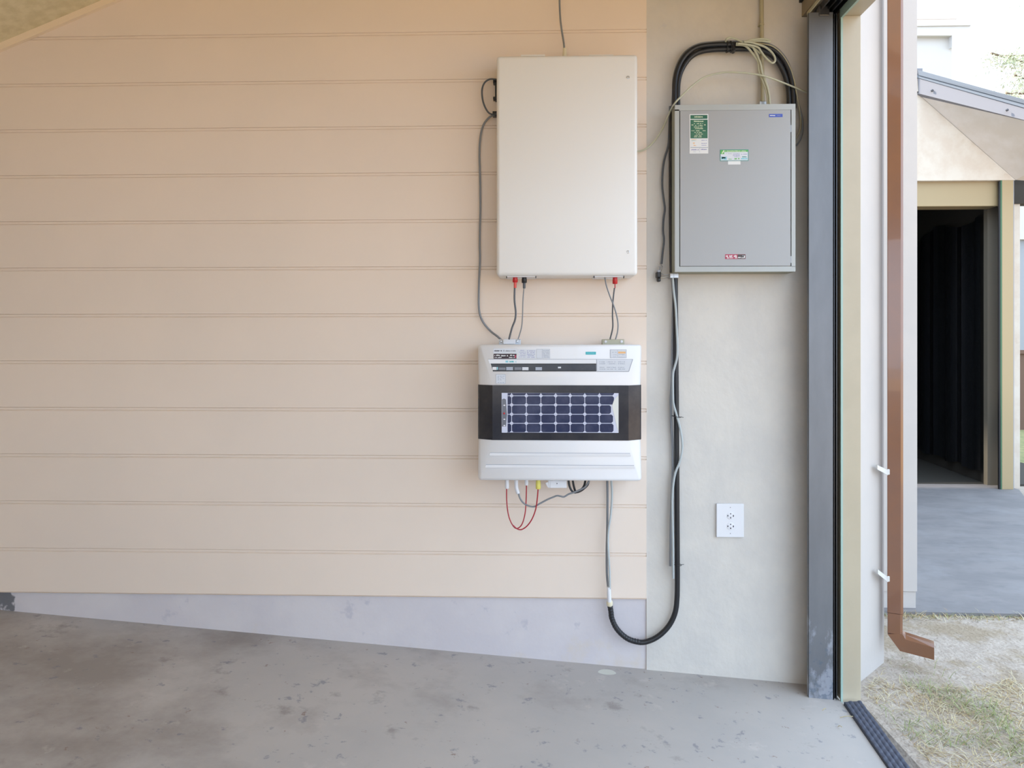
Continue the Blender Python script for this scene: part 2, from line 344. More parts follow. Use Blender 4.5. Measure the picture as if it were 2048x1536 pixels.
mb = MB(); sx = P(2048, 985, NY).x
pr = G(2027, 979, ZA); er = G(2048, 992, ZA)
mb.prism([(XR - .5, n0.y, ZA), (n0.x, n0.y, ZA), (n1.x + 1.5, n1.y - .03, ZA), (er.x + .6, er.y - .5, ZA), (er.x, er.y, ZA), (pr.x + .05, pr.y, ZA), (pr.x + .02, NY + .05, ZA), (XR - .5, NY + .05, ZA)], (0, 0, -.1), 'apron')
tag(mb.build('ground_apron'), kind='structure')

# brown downpipe, turned a little out of the wall's line
YD = .22
t = thing('downpipe', 'brown rectangular downpipe with a kicked-out spout beside the white outside wall', 'downpipe', P(1790, 1300, YD))
A = P(1774.5, 100, YD); tn = Vector((CAM.x - A.x, CAM.y - A.y, 0)).normalized(); ex = Vector((-tn.y, tn.x, 0)); ey = -tn
if ex.x < 0: ex = -ex
def PL(px, py):                                           # pixel -> point on the pipe's front face
    r = ray(px, py); return CAM + r * ((A - CAM).dot(tn) / r.dot(tn))
B = PL(1806.5, 100); wd_ = (Vector((B.x, B.y, 0)) - Vector((A.x, A.y, 0))).length; jz = PL(1790, 1227).z; ez = PL(1790, 1268).z; dp = .055
def oct_(u0, u1, v0, v1, c): return [(u0 + .002, v0), (u1 - c, v0), (u1, v0 + c), (u1, v1 - c), (u1 - c, v1), (u0 + c, v1), (u0, v1 - c), (u0, v0 + .002)]
def ring_(u0, u1, v0, v1, c, z): return [(A.x + ex.x * u + ey.x * v, A.y + ex.y * u + ey.y * v, z) for u, v in oct_(u0, u1, v0, v1, c)]
mb = MB(); mb.prism(ring_(0, wd_, 0, dp, .009, jz), (0, 0, 4.2 - jz), 'pipe'); mb.build('pipe', t)
mb = MB(); mb.prism(ring_(.001, wd_ - .002, .001, dp - .001, .009, ez), (0, 0, jz - .002 - ez), 'pipe')
q0, q5 = PL(1775, 1268), PL(1805, 1268); el = [q0, PL(1800, 1302), PL(1868.5, 1319), PL(1868.5, 1297), PL(1812, 1279), q5]; tp = [q5, PL(1812, 1279), PL(1868.5, 1297), PL(1867, 1289), PL(1812, 1270)]
f_ = [q0, PL(1800, 1302), PL(1868.5, 1320), PL(1868.5, 1296), PL(1811, 1279), q5]; b_ = [p + ey * (dp - .012) for p in (q0, PL(1800, 1302), PL(1868.5, 1320), PL(1868.5, 1289.5), PL(1811, 1271), q5)]
m_ = [q5 + ey * .010, PL(1811, 1271) + ey * .010, PL(1868.5, 1289.5) + ey * .010]
n = 6; mb.add(f_ + b_ + m_, [(5, 4, 3, 2, 1, 0), (0, 1, 7, 6), (1, 2, 8, 7), (4, 5, 12, 13), (3, 4, 13, 14), (13, 12, 11, 10), (14, 13, 10, 9), (5, 0, 6, 11, 12), (2, 3, 14, 9, 8), (6, 7, 8, 9, 10, 11)], 'pipe')
mb.build('spout', t)
for (pa, pb) in (((1755, 934), (1776, 944)), ((1756, 1143), (1776, 1158))):
    mb = MB(); p0, p1 = P(pa[0], pa[1], s0.y + .16), P(pb[0], pb[1], YD - .004)
    mb.prism([p0 + Vector((0, 0, .008)), p0 - Vector((0, 0, .010)), p1 - Vector((0, 0, .014)), p1 + Vector((0, 0, .008))], (0, .012, 0), 'pipe2')
    mb.box(p1.x - .002, p1.x + .012, YD - .004, YD, p1.z - .012, p1.z + .012, 'pipe2', .002); tag(mb.build('strap', t), 'white wall strap')

# dry grass and straw
mb = MB()
cols = [mat('straw', (200, 186, 146), .8), mat('straw_dark', (172, 146, 104), .8), mat('grass_green', (138, 150, 92), .8), mat('straw_pale', (216, 208, 180), .8)]
ids = [mb.idx(c) for c in cols]
from mathutils import noise
def blade(x, y, ln, hd, lift, wd, k):
    b = len(mb.v); dx, dy = math.cos(hd), math.sin(hd); nx, ny = -dy * wd, dx * wd; cur = R_.uniform(-.6, .6)
    px_, py_, pz_ = x, y, ZG
    for i in range(4):
        f = i / 3; h2 = hd + cur * f; ww = 1 - .75 * f
        mb.v.append((px_ - nx * ww, py_ - ny * ww, pz_)); mb.v.append((px_ + nx * ww, py_ + ny * ww, pz_))
        px_ += math.cos(h2) * ln / 3; py_ += math.sin(h2) * ln / 3; pz_ += lift * (1 - f) * ln
    for i in range(3): mb.f.append((b + 2 * i, b + 2 * i + 1, b + 2 * i + 3, b + 2 * i + 2)); mb.mi.append(ids[k])
def sprinkle(n, x0, x1, y0, y1, edge):
    c = 0
    while c < n:
        x = R_.uniform(x0, x1); y = R_.uniform(y0, y1)
        dn = noise.noise(Vector((x * 3.1, y * 3.1, 2))) + .5 * noise.noise(Vector((x * 9, y * 9, 7)))
        lim = edge(x) + dn * .22
        if y > lim and R_.random() > .05: continue
        if R_.random() > .75 + dn: continue
        g = noise.noise(Vector((x * 4, y * 4, 20))); k = 2 if g > .12 and R_.random() < .55 else R_.choice((0, 1, 1, 3, 0))
        blade(x, y, R_.uniform(.015, .06), R_.uniform(0, 6.28), R_.uniform(.0, .22) if k != 2 else R_.uniform(.1, .4), R_.uniform(.0006, .0013), k); c += 1
def clear(x, y): return x > b0.x + .02
sprinkle(24000, 1.30, 3.1, -1.3, .35, lambda x: .05 - .02 * (x - 1.5))
for i in range(1500):
    x = R_.uniform(c1.x - .2, 3.6); y = n0.y - abs(R_.gauss(0, .035)) + (x - n0.x) * -.012
    blade(x, y, R_.uniform(.02, .05), R_.uniform(0, 6.28), R_.uniform(.05, .3), R_.uniform(.0008, .0016), R_.choice((0, 1, 1, 3, 2)))
keep_f = []; keep_mi = []
for f, mi in zip(mb.f, mb.mi):                           # nothing grows through the strip, the walls or the slab
    p = mb.v[f[0]]; u = ((p[0] - b0.x) - (p[1] - b0.y) * (dirv.x / dirv.y))
    if p[1] < s0.y + .02 and u < .02: continue
    if p[1] >= s0.y + .02 and p[0] < s0.x + (s1.x - s0.x) * min(1, (p[1] - s0.y) / (s1.y - s0.y)) + .01: continue
    keep_f.append(f); keep_mi.append(mi)
mb.f, mb.mi = keep_f, keep_mi
tag(mb.build('dry_grass'), 'dry straw-coloured grass scattered over pale soil outside the doorway', 'grass', kind='stuff')
mb = MB()
for (p, q_) in (((1680, 1432), (1706, 1433)), ((1676, 1451), (1684, 1454)), ((1645, 1420), (1652, 1417))):
    a = G(*p, .006); b = G(*q_, .012); a.z = fz(a.x) + .002; b.z = max(b.z, fz(b.x) + .003); mb.tube([a, (a + b) / 2 + Vector((0, 0, .003)), b], .0013, cols[0], 5)
tag(mb.build('straw_bits'), 'loose straw bits lying on concrete by the threshold', 'straw', kind='stuff')
mb = MB(); pts = []
for k in range(16):
    a = 2 * math.pi * k / 16; g_ = G(1214 + 18 * math.cos(a) * (1 + .08 * math.sin(3 * a)), 1345 + 5.5 * math.sin(a), fz(.3)); pts.append((g_.x, g_.y, fz(g_.x) + .0006))
mb.face(pts, mat('pale_spill', (204, 204, 194), .6)); tag(mb.build('paint_spill'), 'pale oval dried spill on concrete below the black conduit', 'spill')

# ------------------------------------------------------------------ neighbouring garage
t = thing('garage_building', 'neighbouring cream garage with open beige doorway and pale sloping fascia', 'building', (P(1900, 970, NY).x, NY, ZA))
W = lambda px, py, Y: tuple(P(px, py, Y))
YP = pr.y                                                # the pillar stands forward of the doorway
mb = MB(); zt = P(1900, 361, YP).z; W1 = P(1834, 186, YP); W2 = P(2031, 360, YP)
sl = (W1.z - W2.z) / (W2.x - W1.x); lx = W1.x - 2.0
mb.prism([(lx, YP, zt), (W2.x, YP, zt), (W2.x, YP, W2.z), (W1.x, YP, W1.z), (lx, YP, W1.z)], (0, .12, 0), 'gable'); mb.build('gable_wall', t)
YF = YP - .5; p1x_ = P(2033, 700, YP + .2).x
F1 = P(1837, 188, YP - .02); F2 = P(2060, 244, YF); F3 = F1 + (F2 - F1) * 1.5
mb = MB(); mb.add([W1 + Vector((-.001, -.003, 0)), W2 + Vector((0, -.003, 0)), F1, F2, F3, W2 + Vector((1.2, -.003, -.1))], [(0, 1, 3, 2), (1, 5, 4, 3)], 'soffit'); mb.build('soffit', t)
mb = MB(); u1, u2 = P(1836, 152, YP - .03), P(2060, 213, YF - .01); u3 = u1 + (u2 - u1) * 1.5
d1, d2, d3 = F1 - Vector((0, .01, 0)), F2 - Vector((0, .01, 0)), F3 - Vector((0, .01, 0)); bk = Vector((0, .06, 0))
mb.add([d1, d2, d3, u1, u2, u3] + [p + bk for p in (d1, d2, d3, u1, u2, u3)], [(0, 1, 4, 3), (1, 2, 5, 4), (0, 6, 7, 1), (1, 7, 8, 2), (6, 9, 10, 7), (7, 10, 11, 8), (3, 4, 10, 9), (4, 5, 11, 10), (0, 3, 9, 6)], 'fascia'); fa = mb.build('fascia', t)
mb = MB(); v1, v2 = P(1836, 140, YP - .05), P(2060, 202, YF - .03); v3 = v1 + (v2 - v1) * 1.5; bk = Vector((0, .1, .01))
lo_ = [p + Vector((0, -.02, 0)) for p in (u1, u2, u3)]; hi_ = [v1, v2, v3]
mb.add(lo_ + hi_ + [p + bk for p in lo_ + hi_], [(0, 1, 4, 3), (1, 2, 5, 4), (3, 4, 10, 9), (4, 5, 11, 10), (0, 6, 7, 1), (1, 7, 8, 2), (0, 3, 9, 6), (6, 9, 10, 7), (7, 10, 11, 8)], 'cap'); mb.build('roof_cap', t)
mb = MB(); rb = Vector((0, 6.3, 0)); rA, rB, rC = v1 + Vector((0, .02, -.012)), v3 + Vector((0, .02, -.012)), Vector((lx, v1.y + .02, v1.z - .012))
mb.add([rC, rA, rB, rC + rb, rA + rb, Vector((rB.x, rA.y + 6.3, rB.z))] + [p + Vector((0, 0, -.05)) for p in (rC, rA, rB, rC + rb, rA + rb, Vector((rB.x, rA.y + 6.3, rB.z)))], [(0, 1, 4, 3), (1, 2, 5, 4), (6, 7, 10, 9), (7, 8, 11, 10), (2, 5, 11, 8), (3, 4, 10, 9), (4, 5, 11, 10), (0, 3, 9, 6), (0, 1, 7, 6), (1, 2, 8, 7)], 'cap'); mb.build('roof', t)
mb = MB(); mb.prism([(p1x_ - .06, YP + .15, ZA - .1), (p1x_, YP + .15, ZA - .1), (p1x_ + .113 * 6, YP + 6.2, ZA - .1), (p1x_ + .113 * 6 - .06, YP + 6.2, ZA - .1)], (0, 0, W2.z - ZA + .1), 'gable'); mb.build('side_wall', t)
mb = MB(); mb.box(lx, W1.x + .02, YP - .02, YP + .1, P(1834, 184, YP).z, P(1834, 151, YP).z, 'lor' and 'gable'); mb.box(lx, W1.x + .03, YP - .04, YP + .1, P(1834, 151, YP).z, P(1834, 140, YP).z, 'fascia'); mb.build('ridge_end', t)
for (px_, py_, k) in ((1864.5, 181, .12), (2014.5, 220, .86)):
    mb = MB(); Yb = YP - .03 + (YF - YP) * (px_ - 1837) / 223; c = P(px_, py_, Yb - .012); mb.lathe(c, [(.011, .006), (.011, -.004), (.005, -.008)], 'steeld', 'y', 12); mb.build('screw', fa)
mb = MB(); xj = P(1975, 700, NY).x; xk = P(1997, 700, YP + .05).x; pbox(mb, 1500, 1997, 365, 412, YP + .05, YP + .2, 'beigen', .004); pbox(mb, 1500, 1978, 412, 417, NY - .03, NY + .02, 'beigen'); mb.build('door_header', t)
mb = MB(); pbox(mb, 1500, 1999, 361, 365, YP + .12, YP + .16, 'dark'); pbox(mb, 1998, 2003, 363, 978.5, YP + .003, YP + .02, 'dark'); mb.build('door_gap_shade', t)  # dark strips painted in for the shadow gap and the recessed slot
mb = MB(); jt = P(1976, 414, NY).z; mb.box(xj, P(1999, 700, NY).x, NY, NY + .06, ZA, jt, 'jamb'); mb.build('door_jamb', t)
mb = MB(); p0, p1 = P(2004, 700, YP), P(2027, 700, YP); mb.box(p0.x, p1.x, YP, YP + .03, ZA, zt, 'beigen', .002, 1); mb.box(p0.x - .012, p0.x, YP, YP + .006, ZA, zt, 'green'); mb.build('door_post', t)
mb = MB(); mb.box(p1.x, P(2031, 700, YP).x, YP + .02, YP + .2, ZA, W2.z, 'greyw'); mb.box(P(2031, 700, YP).x, P(2035, 700, YP).x, YP + .05, YP + .2, ZA, W2.z, 'fascia'); mb.build('corner_trim', t)
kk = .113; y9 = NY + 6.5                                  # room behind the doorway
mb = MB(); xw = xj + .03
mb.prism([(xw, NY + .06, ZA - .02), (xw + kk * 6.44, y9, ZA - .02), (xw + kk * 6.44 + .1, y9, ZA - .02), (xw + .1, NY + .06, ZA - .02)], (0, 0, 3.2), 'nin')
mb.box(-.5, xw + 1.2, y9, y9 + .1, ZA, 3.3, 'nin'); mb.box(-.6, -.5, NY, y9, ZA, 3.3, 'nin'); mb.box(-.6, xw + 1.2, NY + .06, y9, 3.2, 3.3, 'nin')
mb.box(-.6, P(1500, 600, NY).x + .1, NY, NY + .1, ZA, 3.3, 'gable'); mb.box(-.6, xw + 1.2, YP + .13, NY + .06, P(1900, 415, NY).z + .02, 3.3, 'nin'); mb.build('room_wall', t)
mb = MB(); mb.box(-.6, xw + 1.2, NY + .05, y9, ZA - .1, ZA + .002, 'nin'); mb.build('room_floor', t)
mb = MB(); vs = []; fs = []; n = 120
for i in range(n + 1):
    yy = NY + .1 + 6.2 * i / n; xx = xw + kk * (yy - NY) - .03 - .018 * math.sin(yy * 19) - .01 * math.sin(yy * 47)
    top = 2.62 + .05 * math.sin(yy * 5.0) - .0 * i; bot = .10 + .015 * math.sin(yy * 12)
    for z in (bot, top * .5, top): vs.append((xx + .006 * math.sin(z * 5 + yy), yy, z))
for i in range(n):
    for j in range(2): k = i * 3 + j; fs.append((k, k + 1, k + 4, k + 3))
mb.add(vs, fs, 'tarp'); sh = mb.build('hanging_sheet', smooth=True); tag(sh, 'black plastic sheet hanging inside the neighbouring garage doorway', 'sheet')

# ------------------------------------------------------------------ far things
YW = 12.0
t = thing('white_building', 'far white building with flat projecting eave above the neighbouring roof', 'building', (P(1860, 700, YW).x, YW, ZG))
mb = MB(); a = P(1904, 60, YW); mb.box(a.x - 5, a.x, YW, YW + 4, ZG, a.z, 'farw'); mb.build('wall', t)
mb = MB(); a = P(1914, 36, YW); b = P(1914, 50, YW); mb.box(a.x - 5, a.x, YW + .02, YW + 3.8, b.z, a.z, 'farw'); pbox(mb, 1300, 1915, 35, 37, YW, YW + 3.8, 'farw'); mb.build('parapet', t)
mb = MB(); e = [(1300, 50), (1941, 50), (1939, 67), (1904, 94), (1904, 71), (1300, 71)]
mb.prism([P(x, y, YW - .12) for x, y in e], (0, 3.6, 0), 'farw'); pbox(mb, 1300, 1942.5, 48.6, 50.4, YW - .15, YW + 3.4, 'farw'); mb.build('eave', t)

YQ = 9.5
t = thing('tree', 'haze-paled needled tree at the top right edge, behind the neighbouring roof', 'tree', (P(2180, 500, YQ).x, YQ, ZG))
tc_ = P(2180, 150, YQ); mb = MB(); mb.tube([(tc_.x, YQ, ZG), (tc_.x + .1, YQ, 2.5), (tc_.x, YQ, tc_.z), (tc_.x - .1, YQ, tc_.z + 2)], .12, 'bark', 8); mb.build('trunk', t)
mb = MB(); br = []
for (qa, qb) in (((2180, 205), (1982, 106)), ((2170, 235), (2012, 186)), ((2200, 150), (2010, 112)), ((2190, 250), (2030, 150)), ((2180, 60), (2100, -20)), ((2180, 90), (2280, 40)), ((2180, 160), (2330, 120))):
    a, b = P(*qa, YQ), P(*qb, YQ - .3); mid = (a + b) / 2 + Vector((0, 0, .15)); mb.tube([a, mid, b], .018, 'bark', 5); br.append((a, mid, b))
mb.build('branch', t)
mb = MB()
for (a, mid, b) in br:
    for i in range(900):
        f = R_.random() ** .8; p = a.lerp(mid, f * 2) if f < .5 else mid.lerp(b, f * 2 - 1)
        sp = .30 * (1 - f) ** .5 + .05; p = p + Vector((R_.gauss(0, sp), R_.gauss(0, sp), R_.gauss(-.05, sp * .55))); d = Vector((R_.uniform(-1, .2), R_.uniform(-.5, .5), R_.uniform(-.8, .5))).normalized() * R_.uniform(.05, .12)
        s_ = d.cross(Vector((0, 1, 0))).normalized() * .008; mb.face([p - s_, p + s_, p + d], 'leaf')
mb.build('foliage', t)
t = thing('fence', 'brown timber fence seen in the narrow gap past the neighbouring garage', 'fence', (P(2060, 850, 9).x, 9, ZG))
mb = MB(); x0 = P(2036, 700, 9).x; zf = P(2040, 700, 9).z; zl = P(2040, 850, 9).z
for k in range(12): mb.box(x0 + k * .14, x0 + k * .14 + .12, 9, 9.02, ZG, zf, 'fence')
mb.build('board', t); mb = MB(); mb.box(x0, x0 + 1.7, 8.96, 9.0, zf - .06, zf, 'fence'); mb.build('rail', t)
t = thing('house', 'grey and white house wall in the narrow gap past the neighbouring garage', 'building', (P(2060, 700, 13).x, 13, ZG))
mb = MB(); a = P(2036, 480, 13); mb.box(a.x, a.x + 6, 13, 16, ZG, a.z, 'greyw'); mb.build('wall', t)
mb = MB(); mb.box(a.x - .2, a.x + 6.2, 12.9, 16, a.z, P(2036, 368, 13).z, 'farw'); mb.build('upper_wall', t)
mb = MB(); lg = mat('lawn_green', (120, 128, 84), .9, col2=(150, 146, 100), nscale=6)
mb.prism([(pr.x + .3, NY + .3, ZG + .01), (14, NY + .3, ZG + .01), (14, 12, ZG + .01), (pr.x + .3, 12, ZG + .01)], (0, 0, -.05), lg); tag(mb.build('ground_lawn'), kind='structure')

# ------------------------------------------------------------------ white upper box
YX = -.15
t = thing('battery_cabinet', 'tall plain white metal cabinet mounted on the cream boards', 'cabinet', P(1134, 550, 0))
mb = MB(); pbox(mb, 993, 1275.5, 111, 550.5, YX, -.001, 'white', .014, 4); mb.build('body', t, smooth=True)
for (sx_, sy_) in ((1256, 155), (1256.3, 504)):
    mb = MB(); c = P(sx_, sy_, YX); mb.lathe(c, [(.006, .004), (.006, -.0012), (.0035, -.0016), (.0033, .001)], 'zinc', 'y', 16); mb.build('screw', t, smooth=True)
for (x0, x1) in ((1013, 1072), (1188, 1248)):
    mb = MB(); pbox(mb, x0, x1, 550.5, 552, YX + .02, -.02, 'wplast'); a = P(x0, 552, YX + .02); b = P(x1, 552, YX + .02)
    for q_ in (a.x - .001, b.x - .002): mb.box(q_, q_ + .003, YX + .018, YX + .03, a.z - .008, a.z + .001, 'dark')
    mb.box(a.x, b.x, YX + .02, -.03, a.z - .0035, a.z, 'wplast'); mb.build('cable_entry_plate', t)
for (x0, x1) in ((1042, 1090), (1178, 1227)):
    mb = MB(); pbox(mb, x0, x1, 109.5, 112, YX + .03, -.03, 'white'); mb.build('top_lug', t)
for bx in (((986, 997, 158, 166), (990, 997, 160, 200), (986, 992, 193, 198)), ((985, 997, 222, 231),)):
    mb = MB()
    for (x0, x1, y0, y1) in bx: pbox(mb, x0, x1, y0, y1, -.03, -.002, 'black', .002)
    mb.build('side_hook', t)
LABC = ('cable',)
def cable(pts, r, m, label, Y=None, extra=None, name='cable', group=None, seg=8, ribs=0):
    """pts: (px, py, Y) way points"""
    w3 = [P(p[0], p[1], p[2] if len(p) > 2 else Y) for p in pts]
    c = thing(name, label, 'cable' if name != 'conduit' else 'conduit', w3[0], group); mb_ = MB(); mb_.tube(w3, r, m, seg, ribs=ribs); mb_.build('sheath', c, smooth=True); return c
def plug(parent, name, px, py0, py1, Y, wpx, m, m2=None, wp2=None, py2=None):
    a = P(px, py0, Y); b = P(px, py1, Y); r = wpx / 1000 * (D + Y) / D; mb_ = MB()
    L1 = a.z - b.z; mb_.lathe(b, [(r * .82, 0), (r, .002), (r, L1 * .6), (r * .93, L1 * .62), (r * .93, L1)], m, 'z', 16)
    if m2: c = P(px, py2, Y); r2 = wp2 / 1000; mb_.lathe(c, [(r2 * .85, 0), (r2, .004), (r2, b.z - c.z)], m2, 'z', 12)
    return mb_.build(name, parent, smooth=True)
Yc = -.10
c = cable([(1029.5, 572), (1029, 600), (1031.5, 624), (1030, 640), (1024, 656), (1018, 679, -.1)], .0036, 'dgrey', 'dark grey cable with red plug under the white cabinet', Yc)
plug(c, 'plug', 1030.3, 554, 565, Yc, 10.5, 'red', 'redl', 5.5, 576)
c = cable([(1048, 574), (1046, 600), (1045, 632), (1043, 655), (1036, 679, -.1)], .0022, 'greyc', 'thin grey cable with black plug under the white cabinet', Yc)
plug(c, 'plug', 1048.5, 554, 566, Yc, 10.5, 'black', 'dgrey', 5.5, 577)
c = cable([(1209.5, 553), (1212.5, 570), (1219, 590), (1227, 610), (1233, 630), (1236, 648), (1235, 664), (1231, 679)], .0026, 'greyc', 'thin grey cable from bare slot crossing its neighbour to the khaki bracket', Yc - .006)
mb = MB(); pbox(mb, 1207, 1217, 552.5, 554.5, Yc, -.06, 'red'); mb.build('plug_rim', c)
c = cable([(1229, 576), (1227, 592), (1225.5, 610), (1225, 630), (1225.5, 655), (1220, 679)], .0028, 'dgrey', 'dark grey cable with single red plug at the cabinet\'s right side', Yc)
plug(c, 'plug', 1230, 554, 568, Yc, 10, 'red', 'redw', 2, 577)
cable([(993, 159, -.03), (979.5, 158.5), (968.8, 166), (964, 181), (966, 202.5), (973, 219.6), (981.6, 228), (995, 228.5, -.02)], .0036, 'dgrey', 'short dark cable loop at the upper left side of the white cabinet', -.05)
cable([(994, 229.5, -.02), (980, 233.6, -.028), (967, 249.8), (961, 273.4), (959, 305.6), (960, 348.6), (960.8, 410), (959.5, 480), (960, 519), (958, 568), (958, 617), (965, 642), (980.5, 661.6), (995, 673, -.04), (1006, 683, -.05)], .0042, 'greyc', 'long grey cable down the left side from white cabinet to inverter', -.015)
c = cable([(1114, -350), (1116, -200), (1118, -60), (1119.5, 15), (1122, 50), (1127.5, 85), (1128.5, 98)], .0038, 'greyc', 'grey cable dropping from ceiling into top of the white cabinet', -.045)
plug(c, 'gland', 1129.5, 97, 114, -.045, 8.5, 'gland')

# ------------------------------------------------------------------ inverter
YI = -.165
t = thing('solar_inverter', 'pale grey wall inverter with black band and solar cell window', 'inverter', P(1120, 962, 0))
x0, x1 = P(955.3, 800, YI).x, P(1284.5, 800, YI).x; zt_, zb_ = P(1120, 689, YI).z, P(1120, 962, YI).z
xi0, xi1 = P(985, 800, YI).x, P(1257, 800, YI).x; z1_, z2_ = P(1, 771, YI).z, P(1120, 880, YI).z; z1_ = P(1120, 771, YI).z
c0_, c1_ = P(962, 700, YI).x, P(1278, 700, YI).x
ys = YI + .036
bm = bmesh.new()
def V(x, y, z): return bm.verts.new((x, y, z))
rowsI = []
for (z, xa_, xb2, yo) in ((zt_, c0_, c1_, YI + .010), (z1_, xi0, xi1, ys), (z2_, xi0, xi1, ys), (zb_, c0_, c1_, YI + .010)):
    rowsI.append([V(x0, yo, z), V(xa_, YI, z), V(xb2, YI, z), V(x1, yo, z)])
back = {}
for i, z in enumerate((zt_, z1_, z2_, zb_)): back[i] = (V(x0, -.001, z), V(x1, -.001, z))
sil = []
for i in range(3):
    for j in range(3): bm.faces.new((rowsI[i][j], rowsI[i][j + 1], rowsI[i + 1][j + 1], rowsI[i + 1][j]))
    bm.faces.new((back[i][0], rowsI[i][0], rowsI[i + 1][0], back[i + 1][0])); bm.faces.new((rowsI[i][3], back[i][1], back[i + 1][1], rowsI[i + 1][3]))
bm.faces.new([back[0][0], back[0][1], rowsI[0][3], rowsI[0][2], rowsI[0][1], rowsI[0][0]]); bm.faces.new([rowsI[3][0], rowsI[3][1], rowsI[3][2], rowsI[3][3], back[3][1], back[3][0]])
bm.edges.ensure_lookup_table()
def ed(a, b):
    for e_ in a.link_edges:
        if b in e_.verts: return e_
sil = [ed(rowsI[i][0], rowsI[i + 1][0]) for i in range(3)] + [ed(rowsI[i][3], rowsI[i + 1][3]) for i in range(3)]
for r in (0, 3): sil += [ed(rowsI[r][j], rowsI[r][j + 1]) for j in range(3)] + [ed(rowsI[r][0], back[r][0]), ed(rowsI[r][3], back[r][1])]
bmesh.ops.recalc_face_normals(bm, faces=bm.faces)
bmesh.ops.bevel(bm, geom=sil, offset=.011, segments=4, profile=.5, affect='EDGES', clamp_overlap=True)
bm.verts.index_update(); mb = MB(); mb.add([q.co.copy() for q in bm.verts], [[q.index for q in f.verts] for f in bm.faces], 'casing'); bm.free()
mb.build('casing', t, smooth=True)
e_ = .0016                                               # smoked band wrapped round the middle
mb = MB(); ring = [(x0 - e_, -.02), (x0 - e_, ys + .003), (x0 + .003, ys - .0045), (xi0, YI - e_), (xi1, YI - e_), (x1 - .003, ys - .0045), (x1 + e_, ys + .003), (x1 + e_, -.02)]
n = len(ring); mb.add([(x, y, z) for z in (z2_ - .001, z1_ + .001) for x, y in ring], [(i, i + 1, n + i + 1, n + i) for i in range(n - 1)], 'band')
mb.add([(x, y + (.004 if False else 0), z1_ + .001) for x, y in ring] + [(x0, -.02, z1_ + .001), (x0, ys + .01, z1_ + .001), (x0 + .008, ys + .002, z1_ + .001), (xi0, YI, z1_ + .001), (xi1, YI, z1_ + .001), (x1 - .008, ys + .002, z1_ + .001), (x1, ys + .01, z1_ + .001), (x1, -.02, z1_ + .001)], [(i, i + 1, n + i + 1, n + i) for i in range(n - 1)], 'dark')
mb.add([(x, y, z2_ - .001) for x, y in ring] + [(x0, -.02, z2_ - .001), (x0, ys + .01, z2_ - .001), (x0 + .008, ys + .002, z2_ - .001), (xi0, YI, z2_ - .001), (xi1, YI, z2_ - .001), (x1 - .008, ys + .002, z2_ - .001), (x1, ys + .01, z2_ - .001), (x1, -.02, z2_ - .001)], [(i, i + 1, n + i + 1, n + i) for i in range(n - 1)], 'dark')
bd = mb.build('band', t); tag(bd, 'glossy smoked black band')
YW_ = YI - e_ - .0006
mb = MB(); pq(mb, 1003.3, 1237.1, 785.8, 865.8, YW_, 'cellback'); wn = mb.build('cell_window', t); tag(wn, 'window of dark solar cells with white grid lines')
vx = [1014.6, 1023.3, 1052.7, 1081.8, 1111.3, 1140.4, 1169.6, 1198.9, 1228.2]; hy = [783, 791.5, 809.8, 828.5, 846.6, 865.2]
mb = MB(); Yq = YW_ - .0006
for i in range(8):
    for j in range(5):
        a, b, c_, d = vx[i] + .7, vx[i + 1] - .7, max(786.2, hy[j] + .7), hy[j + 1] - .7; ch = 3.0; cl = 0 if i == 0 else ch; ct = 0 if j == 0 else ch
        if i == 7: b = [1228, 1228, 1222, 1226, 1227][j]
        q_ = [(a + cl, c_), (b - ct, c_), (b, c_ + ct), (b, d - ch), (b - ch, d), (a + cl, d), (a, d - cl), (a, c_ + (cl if j else 0))]
        if j == 0: q_ = [(a, c_), (b, c_), (b, d - ch), (b - ch, d), (a + cl, d), (a, d - cl)]
        mb.face([P(u, v, Yq) for u, v in q_], 'cellm')
mb.build('solar_cell_grid', wn)
mb = MB(); 
mb.face([P(u, v, Yq - .0002) for u, v in ((1228, 800), (1237, 790), (1237, 865), (1233, 850), (1224, 812))], 'pale'); mb.build('pale_patch', wn); mb = MB(); pq(mb, 1003.6, 1014, 786.2, 865.4, Yq, 'cellback')  # pale uneven patch at the window's right end
mb.face([P(u, v, Yq - .0004) for u, v in ((1004, 799), (1008, 797), (1012, 799), (1014, 830), (1012, 853), (1004, 853))], 'screen')
for y_ in (809.5, 837.5, 850): pq(mb, 1007, 1010.5, y_, y_ + 2.2, Yq - .0006, 'wplast')
mb.build('display_insert', wn)
mb = MB(); mb.lathe(P(1008.3, 826.8, Yq), [(.0036, 0), (.0036, -.002), (.0026, -.003)], 'red', 'y', 16); mb.build('button', wn, smooth=True)
mb = MB(); Ys = YI - .0008                               # upper slot
sh_ = [(976, 719), (1192.5, 719), (1192.5, 743.3), (986, 743.3)]
mb.prism([P(u, v, YI) for u, v in sh_], (0, -.0012, 0), 'casing'); mb.build('slot_frame', t)
sl_ = None
mb = MB(); Yz = YI - .0020; mb.face([P(u, v, Yz) for u, v in ((981.5, 727.5), (1192.5, 727.5), (1192.5, 742.5), (985.8, 742.5))], 'band')
mb.build('status_slot', t); 
mb = MB(); Yz -= .0004
mb.face([P(u, v, Yz) for u, v in ((981.5, 727.2), (1192.5, 727.2), (1192.5, 729), (982, 729))], 'dark'); mb.face([P(u, v, Yz) for u, v in ((985.6, 741.2), (1192.5, 741.2), (1192.5, 742.8), (986, 742.8))], 'dark')
